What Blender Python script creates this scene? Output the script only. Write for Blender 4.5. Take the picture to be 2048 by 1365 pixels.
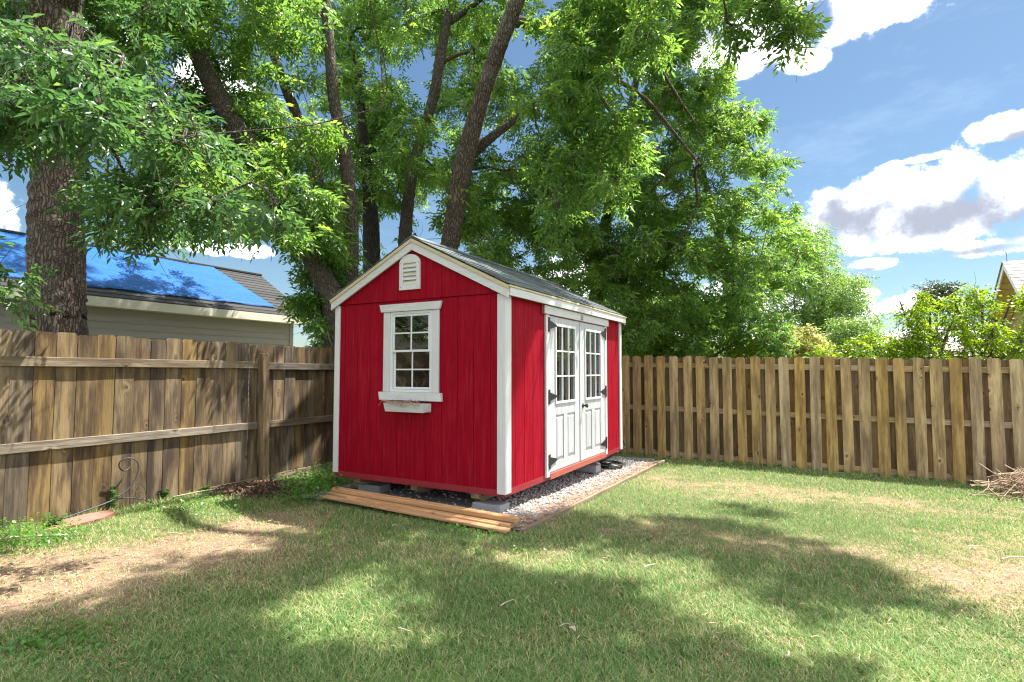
import bpy, math, random
import numpy as np
from math import radians, sin, cos, pi, atan, sqrt, atan2, asin
from mathutils import Vector, Matrix

for o in list(bpy.data.objects): bpy.data.objects.remove(o)
S = bpy.context.scene
COL = S.collection
rnd = random.Random(7)
R = np.random.default_rng(11)

# ------------------------------------------------------------------ camera
F, CX, CY, HZ, CH = 1104.0, 1024.0, 682.5, 742.0, 1.40
P = atan((HZ - CY) / F)
cd = bpy.data.cameras.new('camera'); cam = bpy.data.objects.new('camera', cd); COL.objects.link(cam)
cam.location = (0, 0, CH); cam.rotation_euler = (pi/2 + P, 0, 0)
cd.sensor_width = 36; cd.lens = F / 2048 * 36; cd.clip_start = 0.05; cd.clip_end = 3000
S.camera = cam

# ------------------------------------------------------------------ light
SUNV = Vector((0.454, 0.246, 1.0)).normalized()
SUN_EL = asin(SUNV.z); SUN_AZ = atan2(SUNV.x, SUNV.y)
sl = bpy.data.lights.new('sun', 'SUN'); sl.energy = 3.7; sl.angle = radians(0.53); sl.color = (1.0, 0.955, 0.87)
so = bpy.data.objects.new('sun', sl); COL.objects.link(so)
so.rotation_euler = SUNV.to_track_quat('Z', 'Y').to_euler(); so.location = (8, 4, 18)
S.view_settings.view_transform = 'Standard'; S.view_settings.look = 'None'
S.view_settings.exposure = 2.1; S.view_settings.gamma = 1.0
S.view_settings.use_curve_mapping = False
S.render.engine = 'CYCLES'
S.cycles.use_denoising = True; S.cycles.denoising_prefilter = 'NONE'; S.cycles.filter_width = 1.2
S.cycles.max_bounces = 8; S.cycles.diffuse_bounces = 4; S.cycles.transparent_max_bounces = 16
S.cycles.transmission_bounces = 6; S.cycles.glossy_bounces = 3
S.cycles.sample_clamp_indirect = 6

def pray(u, v):
    x = (u - CX) / F; y = -(v - CY) / F
    d = np.array([x, cos(P) - y * sin(P), sin(P) + y * cos(P)])
    return d
def at(u, v, Y):
    d = pray(u, v); t = Y / d[1]
    return np.array([d[0]*t, Y, CH + d[2]*t])
def ghf(x, y):
    return -0.028 * np.maximum(x, 0) - 0.013 * np.maximum(y - 4, 0)
def ground_at(u, v):
    d = pray(u, v); z = 0.0
    for _ in range(6):
        t = (CH - z) / -d[2]; z = float(ghf(d[0]*t, d[1]*t))
    return np.array([d[0]*t, d[1]*t, z])
def to_px(p):
    p = np.asarray(p, float); x, y, z = p[..., 0], p[..., 1], p[..., 2] - CH
    d = y*cos(P) + z*sin(P); up = -y*sin(P) + z*cos(P)
    return CX + F*x/d, CY - F*up/d

# ------------------------------------------------------------------ node helpers
class NT:
    def __init__(s, nt): s.nt = nt; s.n = nt.nodes; s.l = nt.links
    def new(s, t, **k):
        nd = s.n.new(t)
        for a, b in k.items(): setattr(nd, a, b)
        return nd
    def put(s, sock, v):
        if isinstance(v, bpy.types.NodeSocket): s.l.new(v, sock)
        elif v is not None:
            try: sock.default_value = v
            except Exception: sock.default_value = (*v, 1.0)
    def math(s, op, a, b=None, c=None, clamp=False):
        nd = s.new('ShaderNodeMath', operation=op); nd.use_clamp = clamp
        s.put(nd.inputs[0], a)
        if b is not None: s.put(nd.inputs[1], b)
        if c is not None: s.put(nd.inputs[2], c)
        return nd.outputs[0]
    def vmath(s, op, a, b=None):
        nd = s.new('ShaderNodeVectorMath', operation=op); s.put(nd.inputs[0], a)
        if b is not None: s.put(nd.inputs[1], b)
        return nd.outputs[0]
    def mix(s, f, a, b, mode='MIX'):
        nd = s.new('ShaderNodeMix', data_type='RGBA', blend_type=mode)
        s.put(nd.inputs[0], f); s.put(nd.inputs[6], a if isinstance(a, bpy.types.NodeSocket) else (*a, 1)); s.put(nd.inputs[7], b if isinstance(b, bpy.types.NodeSocket) else (*b, 1))
        return nd.outputs[2]
    def noise(s, vec, scale, detail=3, rough=0.55, out=0, dist=0):
        nd = s.new('ShaderNodeTexNoise'); s.put(nd.inputs['Vector'], vec)
        nd.inputs['Scale'].default_value = scale; nd.inputs['Detail'].default_value = detail
        nd.inputs['Roughness'].default_value = rough; nd.inputs['Distortion'].default_value = dist
        return nd.outputs[out]
    def voro(s, vec, scale, feature='F1', out='Distance', rnd_=1.0):
        nd = s.new('ShaderNodeTexVoronoi', feature=feature); s.put(nd.inputs['Vector'], vec)
        nd.inputs['Scale'].default_value = scale; nd.inputs['Randomness'].default_value = rnd_
        return nd.outputs[out]
    def mapr(s, v, a, b, c=0.0, d=1.0, smooth=False):
        nd = s.new('ShaderNodeMapRange'); nd.clamp = True
        if smooth: nd.interpolation_type = 'SMOOTHSTEP'
        s.put(nd.inputs[0], v)
        for i, x in enumerate((a, b, c, d)): s.put(nd.inputs[i+1], x)
        return nd.outputs[0]
    def mapping(s, vec, scale=(1,1,1), rot=(0,0,0)):
        nd = s.new('ShaderNodeMapping'); s.put(nd.inputs[0], vec)
        nd.inputs['Scale'].default_value = scale; nd.inputs['Rotation'].default_value = rot
        return nd.outputs[0]
    def bump(s, h, strength=0.5, dist=0.01):
        nd = s.new('ShaderNodeBump'); nd.inputs['Strength'].default_value = strength
        nd.inputs['Distance'].default_value = dist; s.put(nd.inputs['Height'], h)
        return nd.outputs[0]

def material(name):
    m = bpy.data.materials.new(name); m.use_nodes = True
    n = NT(m.node_tree); n.n.clear()
    out = n.new('ShaderNodeOutputMaterial')
    b = n.new('ShaderNodeBsdfPrincipled'); n.l.new(b.outputs[0], out.inputs[0])
    n.b = b; n.out = out; n.m = m
    return n
def objco(n, k=37.0):
    """object coordinates shifted by a random amount for each object"""
    tc = n.new('ShaderNodeTexCoord'); oi = n.new('ShaderNodeObjectInfo')
    r = n.math('MULTIPLY', oi.outputs['Random'], k)
    cb = n.new('ShaderNodeCombineXYZ'); n.put(cb.inputs[0], r); n.put(cb.inputs[1], r); n.put(cb.inputs[2], r)
    return n.vmath('ADD', tc.outputs['Object'], cb.outputs[0]), oi.outputs['Random'], tc.outputs['Object']
def attr(n, name, out='Fac'):
    a = n.new('ShaderNodeAttribute'); a.attribute_name = name
    return a.outputs[out]

def wood(name, axis, ca, cb, cs, stain=0.6, knots=1.0, rough=0.85, vary=0.35, bump=0.5):
    """weathered wood: ca light grain, cb dark grain, cs stain"""
    n = material(name); co, rv, _ = objco(n)
    st = [1.0, 1.0, 1.0]; st['xyz'.index(axis)] = 0.09
    v = n.mapping(co, tuple(st))
    sx = n.new('ShaderNodeSeparateXYZ'); n.put(sx.inputs[0], co); kc = n.new('ShaderNodeCombineXYZ')
    n.put(kc.inputs[0], sx.outputs[{'z': 0, 'x': 2, 'y': 0}[axis]]); n.put(kc.inputs[1], n.math('MULTIPLY', sx.outputs['xyz'.index(axis)], 0.7))
    vk = kc.outputs[0]
    warp = n.noise(v, 6.0, 4, 0.6)
    kv = n.new('ShaderNodeTexVoronoi', voronoi_dimensions='2D'); n.put(kv.inputs['Vector'], vk); kv.inputs['Scale'].default_value = 3.4
    ks = n.new('ShaderNodeSeparateColor'); n.put(ks.inputs[0], kv.outputs['Color']); kd = n.math('ADD', kv.outputs['Distance'], n.math('MULTIPLY', n.math('LESS_THAN', ks.outputs[0], 0.45), 1.0))
    kn = n.mapr(kd, 0.02, 0.20, 1, 0, True)
    ph = n.math('ADD', n.math('MULTIPLY', warp, 26.0), n.math('MULTIPLY', kn, 5.0 * knots))
    g = n.math('MULTIPLY_ADD', n.math('SINE', ph), 0.5, 0.5)
    fine = n.noise(v, 120.0, 3, 0.7)
    gr = n.math('ADD', n.math('MULTIPLY', g, 0.62), n.math('MULTIPLY', n.math('SUBTRACT', fine, 0.3), 1.1), clamp=True)
    col = n.mix(gr, cb, ca)
    big = n.noise(n.mapping(co, tuple([0.35 if i == 'xyz'.index(axis) else 1.6 for i in range(3)])), 4.2, 3, 0.6)
    sm = n.math('MULTIPLY', n.mapr(big, 0.42, 0.66, 0, 1, True), stain)
    col = n.mix(sm, col, cs)
    streak = n.noise(v, 14.0, 4, 0.7); col = n.mix(n.math('MULTIPLY', n.mapr(streak, 0.50, 0.62, 0, 1), 0.6), col, cs)
    core = n.math('MULTIPLY', n.mapr(kd, 0.028, 0.060, 1, 0, True), 0.85 * knots, clamp=True)
    col = n.mix(core, col, (0.05, 0.03, 0.02))
    vv = n.mapr(rv, 0, 1, 1 - vary, 1 + vary * 0.6)
    hs = n.new('ShaderNodeHueSaturation'); n.put(hs.inputs['Color'], col); n.put(hs.inputs['Value'], vv)
    n.put(hs.inputs['Saturation'], n.mapr(n.math('FRACT', n.math('MULTIPLY', rv, 17.3)), 0, 1, 0.75, 1.15))
    n.put(n.b.inputs['Base Color'], hs.outputs[0]); n.b.inputs['Roughness'].default_value = rough
    n.put(n.b.inputs['Normal'], n.bump(n.math('ADD', gr, n.math('MULTIPLY', core, -0.6)), bump, 0.004))
    return n.m

def paint(name, col, axis='z', grain=0.25, dirt=(0.2, 0.17, 0.13), dirtamt=0.25, rough=0.5, bump=0.35, streak=0.0, streakcol=(0.3, 0.3, 0.3), vary=0.06):
    n = material(name); co, rv, _ = objco(n)
    st = [1.0, 1.0, 1.0]; st['xyz'.index(axis)] = 0.07
    v = n.mapping(co, tuple(st))
    w = n.noise(v, 5.0, 3, 0.6)
    g = n.math('MULTIPLY_ADD', n.math('SINE', n.math('MULTIPLY', w, 60.0)), 0.5, 0.5)
    f = n.noise(v, 170.0, 3, 0.7)
    gr = n.math('ADD', n.math('MULTIPLY', g, 0.4), n.math('MULTIPLY', f, 0.8))
    dark = tuple(c * (1 - grain) for c in col)
    c1 = n.mix(n.math('MULTIPLY', gr, 0.9, clamp=True), dark, col)
    d = n.noise(co, 3.3, 5, 0.65)
    c1 = n.mix(n.math('MULTIPLY', n.mapr(d, 0.5, 0.75, 0, 1), dirtamt), c1, dirt)
    if streak > 0:
        sk = n.noise(v, 26.0, 4, 0.75)
        c1 = n.mix(n.math('MULTIPLY', n.mapr(sk, 0.5, 0.68, 0, 1), streak), c1, streakcol)
    hs = n.new('ShaderNodeHueSaturation'); n.put(hs.inputs['Color'], c1)
    n.put(hs.inputs['Value'], n.mapr(rv, 0, 1, 1 - vary, 1 + vary))
    n.put(n.b.inputs['Base Color'], hs.outputs[0])
    n.put(n.b.inputs['Roughness'], n.mapr(f, 0.3, 0.7, rough - 0.1, rough + 0.15))
    n.put(n.b.inputs['Normal'], n.bump(gr, bump, 0.003))
    return n.m

def plain(name, col, rough=0.6, metal=0.0, nscale=30, namt=0.3, bump=0.2, bdist=0.004):
    n = material(name); co, rv, _ = objco(n)
    f = n.noise(co, nscale, 4, 0.65)
    c = n.mix(f, tuple(x * (1 - namt) for x in col), tuple(min(1, x * (1 + namt)) for x in col))
    n.put(n.b.inputs['Base Color'], c); n.b.inputs['Roughness'].default_value = rough; n.b.inputs['Metallic'].default_value = metal
    n.put(n.b.inputs['Normal'], n.bump(f, bump, bdist))
    return n.m

def leafmat(name, ca, cb, cc, trans=0.38):
    """leaf: three hues picked leaf by leaf, light passes through"""
    n = material(name)
    t = attr(n, 'tone')
    geo = n.new('ShaderNodeNewGeometry')
    big = n.noise(geo.outputs['Position'], 0.9, 2)
    f = n.math('ADD', n.math('MULTIPLY', t, 0.75), n.math('MULTIPLY', big, 0.35))
    c = n.mix(n.mapr(f, 0.15, 0.62), ca, cb); c = n.mix(n.mapr(f, 0.72, 1.0), c, cc)
    n.put(n.b.inputs['Base Color'], c); n.b.inputs['Roughness'].default_value = 0.36
    n.b.inputs['Specular IOR Level'].default_value = 0.45
    tr = n.new('ShaderNodeBsdfTranslucent')
    hs = n.new('ShaderNodeHueSaturation'); n.put(hs.inputs['Color'], c); hs.inputs['Hue'].default_value = 0.478
    hs.inputs['Saturation'].default_value = 1.1; hs.inputs['Value'].default_value = 2.3
    n.put(tr.inputs[0], hs.outputs[0])
    mx = n.new('ShaderNodeMixShader'); mx.inputs[0].default_value = trans
    n.l.new(n.b.outputs[0], mx.inputs[1]); n.l.new(tr.outputs[0], mx.inputs[2]); n.l.new(mx.outputs[0], n.out.inputs[0])
    return n.m

def barkmat(name, ca, cb, sc=1.0):
    n = material(name); tc = n.new('ShaderNodeTexCoord')
    co = tc.outputs['Object']
    wv = n.vmath('ADD', n.mapping(co, (1, 1, 0.16)), n.vmath('MULTIPLY', n.noise(co, 5, 3, 0.6, out=1), (0.06, 0.06, 0.03)))
    vd = n.voro(wv, 26 * sc, 'DISTANCE_TO_EDGE')
    fr = n.mapr(vd, 0.0, 0.22, 0, 1)
    f = n.noise(n.mapping(co, (1, 1, 0.4)), 60, 4, 0.7)
    h = n.math('ADD', fr, n.math('MULTIPLY', f, 0.5))
    c = n.mix(n.math('MULTIPLY', h, 0.72, clamp=True), cb, ca)
    li = n.noise(co, 2.2, 4, 0.6)
    c = n.mix(n.mapr(li, 0.52, 0.7, 0, 0.5), c, (0.22, 0.21, 0.17))
    n.put(n.b.inputs['Base Color'], c); n.b.inputs['Roughness'].default_value = 0.95
    n.put(n.b.inputs['Normal'], n.bump(h, 1.0, 0.03))
    return n.m

# ------------------------------------------------------------------ world
def build_world():
    w = bpy.data.worlds.new('World'); S.world = w; w.use_nodes = True
    n = NT(w.node_tree); n.n.clear()
    out = n.new('ShaderNodeOutputWorld'); bg = n.new('ShaderNodeBackground'); n.l.new(bg.outputs[0], out.inputs[0])
    sky = n.new('ShaderNodeTexSky', sky_type='NISHITA'); sky.sun_disc = False
    sky.sun_elevation = SUN_EL; sky.sun_rotation = SUN_AZ
    sky.air_density = 1.0; sky.dust_density = 0.6; sky.ozone_density = 1.6
    tc = n.new('ShaderNodeTexCoord'); sp = n.new('ShaderNodeSeparateXYZ'); n.put(sp.inputs[0], tc.outputs['Generated'])
    az = n.math('ARCTAN2', sp.outputs[0], sp.outputs[1]); el = n.math('ARCSINE', sp.outputs[2])
    # direction based cloud field: each cloud is an ellipse of angles on the sky, edges broken by noise
    blobs = [  # px centre, px half axes, in the photograph's own view
        (1850, 425, 290, 110), (1960, 395, 200, 90), (1720, 435, 120, 72), (2200, 430, 220, 90),
        (2010, 495, 150, 26), (1745, 530, 60, 14), (1830, 612, 90, 26), (1700, 590, 60, 14),
        (1560, 45, 240, 110), (1740, -5, 200, 90), (1650, 40, 190, 90), (1620, 122, 60, 30), (1480, 120, 70, 46), (1300, 30, 200, 120),
        (2010, 262, 78, 34), (2080, 245, 70, 40), (1845, 318, 56, 14), (2200, 210, 120, 60),
        (1790, 330, 30, 10), (1500, 640, 240, 70), (1200, 560, 120, 70), (460, 500, 110, 22), (160, 130, 150, 110), (420, 160, 90, 60),
        (-60, 420, 120, 80), (1900, 690, 240, 40), (700, 300, 90, 50)]
    def ellipses(lst):
        m = None
        for (u, v, ru, rv_) in lst:
            d = pray(u, v); d = d / np.linalg.norm(d); a0 = atan2(d[0], d[1]); e0 = asin(d[2])
            k = F * (1 + ((u - CX) / F) ** 2); ke = F * sqrt(1 + ((u - CX) / F) ** 2)
            da = n.math('MULTIPLY', n.math('SUBTRACT', az, a0), k / ru)
            de = n.math('MULTIPLY', n.math('SUBTRACT', el, e0), ke / rv_)
            de = n.math('MULTIPLY', de, n.math('SUBTRACT', 1.0, n.math('MULTIPLY', n.math('LESS_THAN', de, 0), -0.45)))
            r2 = n.math('ADD', n.math('MULTIPLY', da, da), n.math('MULTIPLY', de, de))
            b = n.math('SUBTRACT', 1.0, r2)
            m = b if m is None else n.math('MAXIMUM', m, b)
        return m
    m = ellipses(blobs)
    m = n.math('MAXIMUM', m, -2.2)
    gen = tc.outputs['Generated']
    # unseen clouds outside the view, cover raised for fill light: noise over a plane
    den = n.math('MAXIMUM', n.math('ADD', sp.outputs[2], 0.12), 0.05)
    pl = n.new('ShaderNodeCombineXYZ'); n.put(pl.inputs[0], n.math('DIVIDE', sp.outputs[0], den)); n.put(pl.inputs[1], n.math('DIVIDE', sp.outputs[1], den))
    n1 = n.noise(gen, 9.0, 8, 0.66)
    n2 = n.noise(gen, 34.0, 6, 0.66)
    vb = n.new('ShaderNodeTexVoronoi', feature='SMOOTH_F1'); n.put(vb.inputs['Vector'], n.vmath('ADD', gen, n.vmath('MULTIPLY', n.noise(gen, 20, 3, 0.6, out=1), (0.03, 0.03, 0.03)))); vb.inputs['Scale'].default_value = 22; vb.inputs['Smoothness'].default_value = 0.4
    bil = n.math('SUBTRACT', 0.42, vb.outputs['Distance'])
    nz = n.math('ADD', n.math('ADD', n.math('MULTIPLY', n.math('SUBTRACT', n1, 0.5), 2.6), n.math('MULTIPLY', n.math('SUBTRACT', n2, 0.5), 4.2)), n.math('MULTIPLY', bil, 2.4))
    fld = n.math('ADD', n.math('MINIMUM', n.math('MULTIPLY', m, 1.9), 1.35), nz)
    mask = n.mapr(fld, -0.45, 0.9, 0, 1, True)
    wide = n.noise(pl.outputs[0], 1.1, 8, 0.6)
    inview = n.math('MULTIPLY', n.math('LESS_THAN', n.math('ABSOLUTE', n.math('SUBTRACT', az, 0.0)), 0.95), n.math('LESS_THAN', el, 0.75))
    wmask = n.mapr(wide, 0.42, 0.54, 0, 1, True)
    wispy = n.mapr(n.noise(n.mapping(gen, (1, 1, 3.0)), 3.2, 7, 0.68), 0.56, 0.82, 0, 0.30)
    outside = n.mapr(n.math('MAXIMUM', n.math('SUBTRACT', n.math('ABSOLUTE', az), 0.85), n.math('SUBTRACT', el, 0.72)), 0.0, 0.15, 0, 1)
    mask = n.math('MAXIMUM', mask, n.math('MULTIPLY', wmask, outside))
    mask = n.math('MAXIMUM', n.math('POWER', mask, 1.8), n.math('MULTIPLY', wispy, 0.22))
    # sunlit tops and grey undersides of the thicker clouds
    greys = [(1830, 445, 190, 42), (1720, 430, 60, 34), (2000, 440, 120, 26), (2240, 450, 180, 50), (1930, 505, 90, 8), (1600, 50, 50, 20), (1300, 60, 100, 50), (2040, 275, 40, 10), (1740, 540, 40, 5)]
    gm = ellipses(greys)
    gn = n.math('ADD', n.math('ADD', n.math('MULTIPLY', n.math('SUBTRACT', n1, 0.5), 2.2), n.math('MULTIPLY', n.math('SUBTRACT', n2, 0.5), 4.5)), n.math('MULTIPLY', bil, -3.0))
    g1 = n.mapr(n.math('ADD', gm, gn), -1.9, 1.5, 0, 1, True)
    n3 = n.noise(n.vmath('ADD', pl.outputs[0], (0.0, 0.08, 0.0)), 1.1, 8, 0.6)
    g2 = n.math('MULTIPLY', n.mapr(wide, 0.56, 0.70, 0, 0.8, True), outside)
    grey = n.math('MAXIMUM', g1, g2)
    g3 = n.math('MULTIPLY', n.math('SUBTRACT', 1.0, n.math('POWER', 0.19, grey)), 1.23)
    cc = n.mix(g3, (6.3, 6.4, 6.6), (1.05, 1.15, 1.40))
    hs = n.new('ShaderNodeHueSaturation'); n.put(hs.inputs['Color'], sky.outputs[0]); hs.inputs['Saturation'].default_value = 1.05; hs.inputs['Value'].default_value = 0.30
    air = n.mix(1.0, hs.outputs[0], (0.84, 0.94, 0.93), 'MULTIPLY')
    col = n.mix(mask, air, cc)
    n.put(bg.inputs['Color'], col); bg.inputs['Strength'].default_value = 0.12
build_world()

# ------------------------------------------------------------------ mesh helpers
def link(o, parent=None):
    COL.objects.link(o)
    if parent is not None: o.parent = parent
    return o
def mk(name, verts, faces, mat, parent=None, loc=(0,0,0), rot=(0,0,0), smooth=False):
    me = bpy.data.meshes.new(name); me.from_pydata([tuple(map(float, v)) for v in verts], [], faces); me.update()
    if mat: me.materials.append(mat)
    if smooth: me.polygons.foreach_set('use_smooth', [True] * len(me.polygons))
    o = bpy.data.objects.new(name, me); o.location = loc; o.rotation_euler = rot
    return link(o, parent)
def npmesh(name, V, Fc, mat, parent=None, attrs=None, smooth=False, loc=(0,0,0)):
    """V (n,3) array, Fc (m,k) array of k-gons"""
    V = np.asarray(V, np.float32); Fc = np.asarray(Fc, np.int32)
    me = bpy.data.meshes.new(name)
    me.vertices.add(len(V)); me.vertices.foreach_set('co', V.ravel())
    k = Fc.shape[1]; me.loops.add(Fc.size); me.loops.foreach_set('vertex_index', Fc.ravel())
    me.polygons.add(len(Fc)); me.polygons.foreach_set('loop_start', np.arange(0, Fc.size, k, dtype=np.int32))
    me.polygons.foreach_set('loop_total', np.full(len(Fc), k, np.int32))
    if smooth: me.polygons.foreach_set('use_smooth', np.ones(len(Fc), bool))
    me.update(calc_edges=True)
    for an, av in (attrs or {}).items():
        a = me.attributes.new(an, 'FLOAT', 'POINT'); a.data.foreach_set('value', np.asarray(av, np.float32))
    if mat: me.materials.append(mat)
    o = bpy.data.objects.new(name, me); o.location = loc
    return link(o, parent)
def empty(name, loc=(0,0,0), rz=0.0, parent=None):
    o = bpy.data.objects.new(name, None); o.location = loc; o.rotation_euler = (0, 0, rz); o.empty_display_size = 0.1
    return link(o, parent)
def tag(o, label=None, cat=None, group=None, kind=None):
    if label: o['label'] = label
    if cat: o['category'] = cat
    if group: o['group'] = group
    if kind: o['kind'] = kind
    return o
def box_geo(hx, hy, hz, b=0.002):
    """chamfered box, 24 vertices"""
    b = min(b, hx*0.45, hy*0.45, hz*0.45); V = []; idx = {}
    for sx in (-1, 1):
        for sy in (-1, 1):
            for sz in (-1, 1):
                for ax in range(3):
                    p = [sx*(hx-b), sy*(hy-b), sz*(hz-b)]; p[ax] = (sx*hx, sy*hy, sz*hz)[ax]
                    idx[(sx, sy, sz, ax)] = len(V); V.append(p)
    Fs = []
    def ctr(f):
        c = np.mean([V[i] for i in f], 0); a, bb, cc = [np.array(V[i]) for i in f[:3]]
        if np.dot(np.cross(bb-a, cc-bb), c) < 0: f = f[::-1]
        Fs.append(f)
    for ax in range(3):
        o1, o2 = [a for a in range(3) if a != ax]
        for s in (-1, 1):
            f = []
            for (a, c) in ((-1,-1), (1,-1), (1,1), (-1,1)):
                k = [0,0,0]; k[ax] = s; k[o1] = a; k[o2] = c; f.append(idx[(*k, ax)])
            ctr(f)
        # edges parallel to ax
        for a in (-1, 1):
            for c in (-1, 1):
                k0 = [0,0,0]; k0[o1] = a; k0[o2] = c; k1 = list(k0); k0[ax] = -1; k1[ax] = 1
                ctr([idx[(*k0, o1)], idx[(*k1, o1)], idx[(*k1, o2)], idx[(*k0, o2)]])
    for sx in (-1, 1):
        for sy in (-1, 1):
            for sz in (-1, 1): ctr([idx[(sx, sy, sz, a)] for a in range(3)])
    return V, Fs
def box(name, x, y, z, mat, parent=None, b=0.002, rot=(0,0,0)):
    V, Fs = box_geo((x[1]-x[0])/2, (y[1]-y[0])/2, (z[1]-z[0])/2, b)
    return mk(name, V, Fs, mat, parent, ((x[0]+x[1])/2, (y[0]+y[1])/2, (z[0]+z[1])/2), rot)
class MB:
    """collects shapes into one mesh"""
    def __init__(s): s.V = []; s.F = []
    def box(s, x, y, z, b=0.002, M=None):
        V, Fs = box_geo((x[1]-x[0])/2, (y[1]-y[0])/2, (z[1]-z[0])/2, b)
        c = Vector(((x[0]+x[1])/2, (y[0]+y[1])/2, (z[0]+z[1])/2)); o = len(s.V)
        for v in V:
            p = Vector(v) + c
            if M is not None: p = M @ p
            s.V.append(tuple(p))
        s.F += [[i + o for i in f] for f in Fs]; return s
    def add(s, V, Fs):
        o = len(s.V); s.V += [tuple(v) for v in V]; s.F += [[i + o for i in f] for f in Fs]; return s
    def build(s, name, mat, parent=None, smooth=False, loc=(0,0,0)):
        return mk(name, s.V, s.F, mat, parent, loc=loc, smooth=smooth)
def prism_geo(pts, a, b, ax):
    """outline pts (2D) extruded from a to b along axis ax; 2D axes are the other two in order"""
    o1, o2 = [i for i in range(3) if i != ax]; V = []
    for w in (a, b):
        for (p, q) in pts:
            v = [0, 0, 0]; v[ax] = w; v[o1] = p; v[o2] = q; V.append(v)
    m = len(pts); Fs = [list(range(m))[::-1], list(range(m, 2*m))]
    Fs += [[i, (i+1) % m, m + (i+1) % m, m + i] for i in range(m)]
    c = np.mean(V, 0); out = []
    area = sum(pts[i][0]*pts[(i+1) % m][1] - pts[(i+1) % m][0]*pts[i][1] for i in range(m))
    flip = (area < 0) != (ax == 1)
    for f in Fs: out.append(f[::-1] if flip else f)
    return V, out
def prism(name, pts, a, b, ax, mat, parent=None):
    V, Fs = prism_geo(pts, a, b, ax)
    c = np.mean(np.array(V), 0); V = [tuple(np.array(v) - c) for v in V]
    return mk(name, V, Fs, mat, parent, tuple(c))
def tube_geo(pts, rad, seg=8, cap=True, wob=0.0, rr=None):
    pts = np.asarray(pts, float); n_ = len(pts); rad = np.broadcast_to(np.asarray(rad, float), (n_,))
    T = np.gradient(pts, axis=0); T /= np.linalg.norm(T, axis=1)[:, None] + 1e-9
    up = np.array([0.123, 0.97, 0.21]); up2 = np.array([0, 0, 1.0])
    ref = up if abs(T[0] @ up) < abs(T[0] @ up2) else up2
    V = np.zeros((n_, seg, 3)); u = None
    for i in range(n_):
        u = (ref if u is None else u); u = u - (u @ T[i]) * T[i]; u /= np.linalg.norm(u) + 1e-9
        w = np.cross(T[i], u); a = np.arange(seg) * 2*pi/seg
        r = rad[i] * (1 + (wob * (rr.normal(size=seg) if rr is not None else 0)))
        V[i] = pts[i] + (np.cos(a)*r)[:, None]*u + (np.sin(a)*r)[:, None]*w
    Fq = []
    for i in range(n_ - 1):
        for j in range(seg):
            k = (j+1) % seg; Fq.append([i*seg+j, i*seg+k, (i+1)*seg+k, (i+1)*seg+j])
    V = V.reshape(-1, 3)
    return V, Fq, n_, seg
def tube(name, pts, rad, mat, parent=None, seg=8, smooth=True, cap=True):
    V, Fq, n_, sg = tube_geo(pts, rad, seg); Fq = list(Fq)
    if cap: Fq.append(list(range(sg))[::-1]); Fq.append([(n_-1)*sg + j for j in range(sg)])
    return mk(name, V, Fq, mat, parent, smooth=smooth)
def spline(pts, n_=8):
    """Catmull-Rom through pts (any dimension)"""
    p = np.asarray(pts, float); p = np.vstack([2*p[0]-p[1], p, 2*p[-1]-p[-2]]); o = []
    for i in range(1, len(p)-2):
        for t in np.linspace(0, 1, n_, endpoint=False):
            a, b, c, d = p[i-1], p[i], p[i+1], p[i+2]
            o.append(0.5*((2*b) + (-a+c)*t + (2*a-5*b+4*c-d)*t*t + (-a+3*b-3*c+d)*t**3))
    o.append(p[-2]); return np.array(o)
def inpoly(poly, x, y):
    x = np.asarray(x, float); y = np.asarray(y, float); c = np.zeros(x.shape, bool); m = len(poly)
    for i in range(m):
        x0, y0 = poly[i]; x1, y1 = poly[(i+1) % m]
        cond = ((y0 > y) != (y1 > y))
        with np.errstate(divide='ignore', invalid='ignore'):
            xx = (x1-x0)*(y-y0)/((y1-y0) if y1 != y0 else 1e-9) + x0
        c ^= cond & (x < xx)
    return c
def vnoise(x, y, s, seed=0):
    """smooth value noise 0..1 on the ground"""
    g = np.random.default_rng(seed).random((64, 64)); x = np.asarray(x)*s + 31.7; y = np.asarray(y)*s + 17.3
    xi = np.floor(x).astype(int); yi = np.floor(y).astype(int); fx = x-xi; fy = y-yi; fx = fx*fx*(3-2*fx); fy = fy*fy*(3-2*fy)
    G = lambda a, b: g[a % 64, b % 64]
    return (G(xi,yi)*(1-fx)+G(xi+1,yi)*fx)*(1-fy) + (G(xi,yi+1)*(1-fx)+G(xi+1,yi+1)*fx)*fy
def fbm(x, y, s, seed=0):
    return (vnoise(x, y, s, seed)*0.5 + vnoise(x, y, s*2.1, seed+1)*0.28 + vnoise(x, y, s*4.3, seed+2)*0.22)

# ------------------------------------------------------------------ materials
M_red = paint('red_siding_paint', (0.295, 0.0014, 0.013), 'z', 0.38, (0.36, 0.018, 0.032), 0.2, 0.62, 1.0, 0.18, (0.42, 0.05, 0.07), vary=0.03)
M_red.node_tree.nodes['Principled BSDF'].inputs['Specular IOR Level'].default_value = 0.08
_n = NT(M_red.node_tree)
M_redx = paint('red_trim_paint', (0.26, 0.012, 0.022), 'x', 0.3, (0.30, 0.05, 0.06), 0.25, 0.5, 0.4)
M_wz = paint('white_trim_paint_upright', (0.60, 0.61, 0.605), 'z', 0.16, (0.45, 0.43, 0.39), 0.3, 0.55, 0.7)
M_wy = paint('white_trim_paint_across', (0.60, 0.61, 0.605), 'y', 0.16, (0.45, 0.43, 0.39), 0.3, 0.55, 0.7)
M_wx = paint('white_trim_paint_along', (0.60, 0.61, 0.605), 'x', 0.16, (0.45, 0.43, 0.39), 0.3, 0.55, 0.7)
M_cream = paint('cream_drip_board', (0.55, 0.47, 0.28), 'y', 0.2, (0.4, 0.32, 0.18), 0.4, 0.6, 0.4)
M_creamx = paint('cream_drip_board_along', (0.55, 0.47, 0.28), 'x', 0.2, (0.4, 0.32, 0.18), 0.4, 0.6, 0.4)
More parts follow.
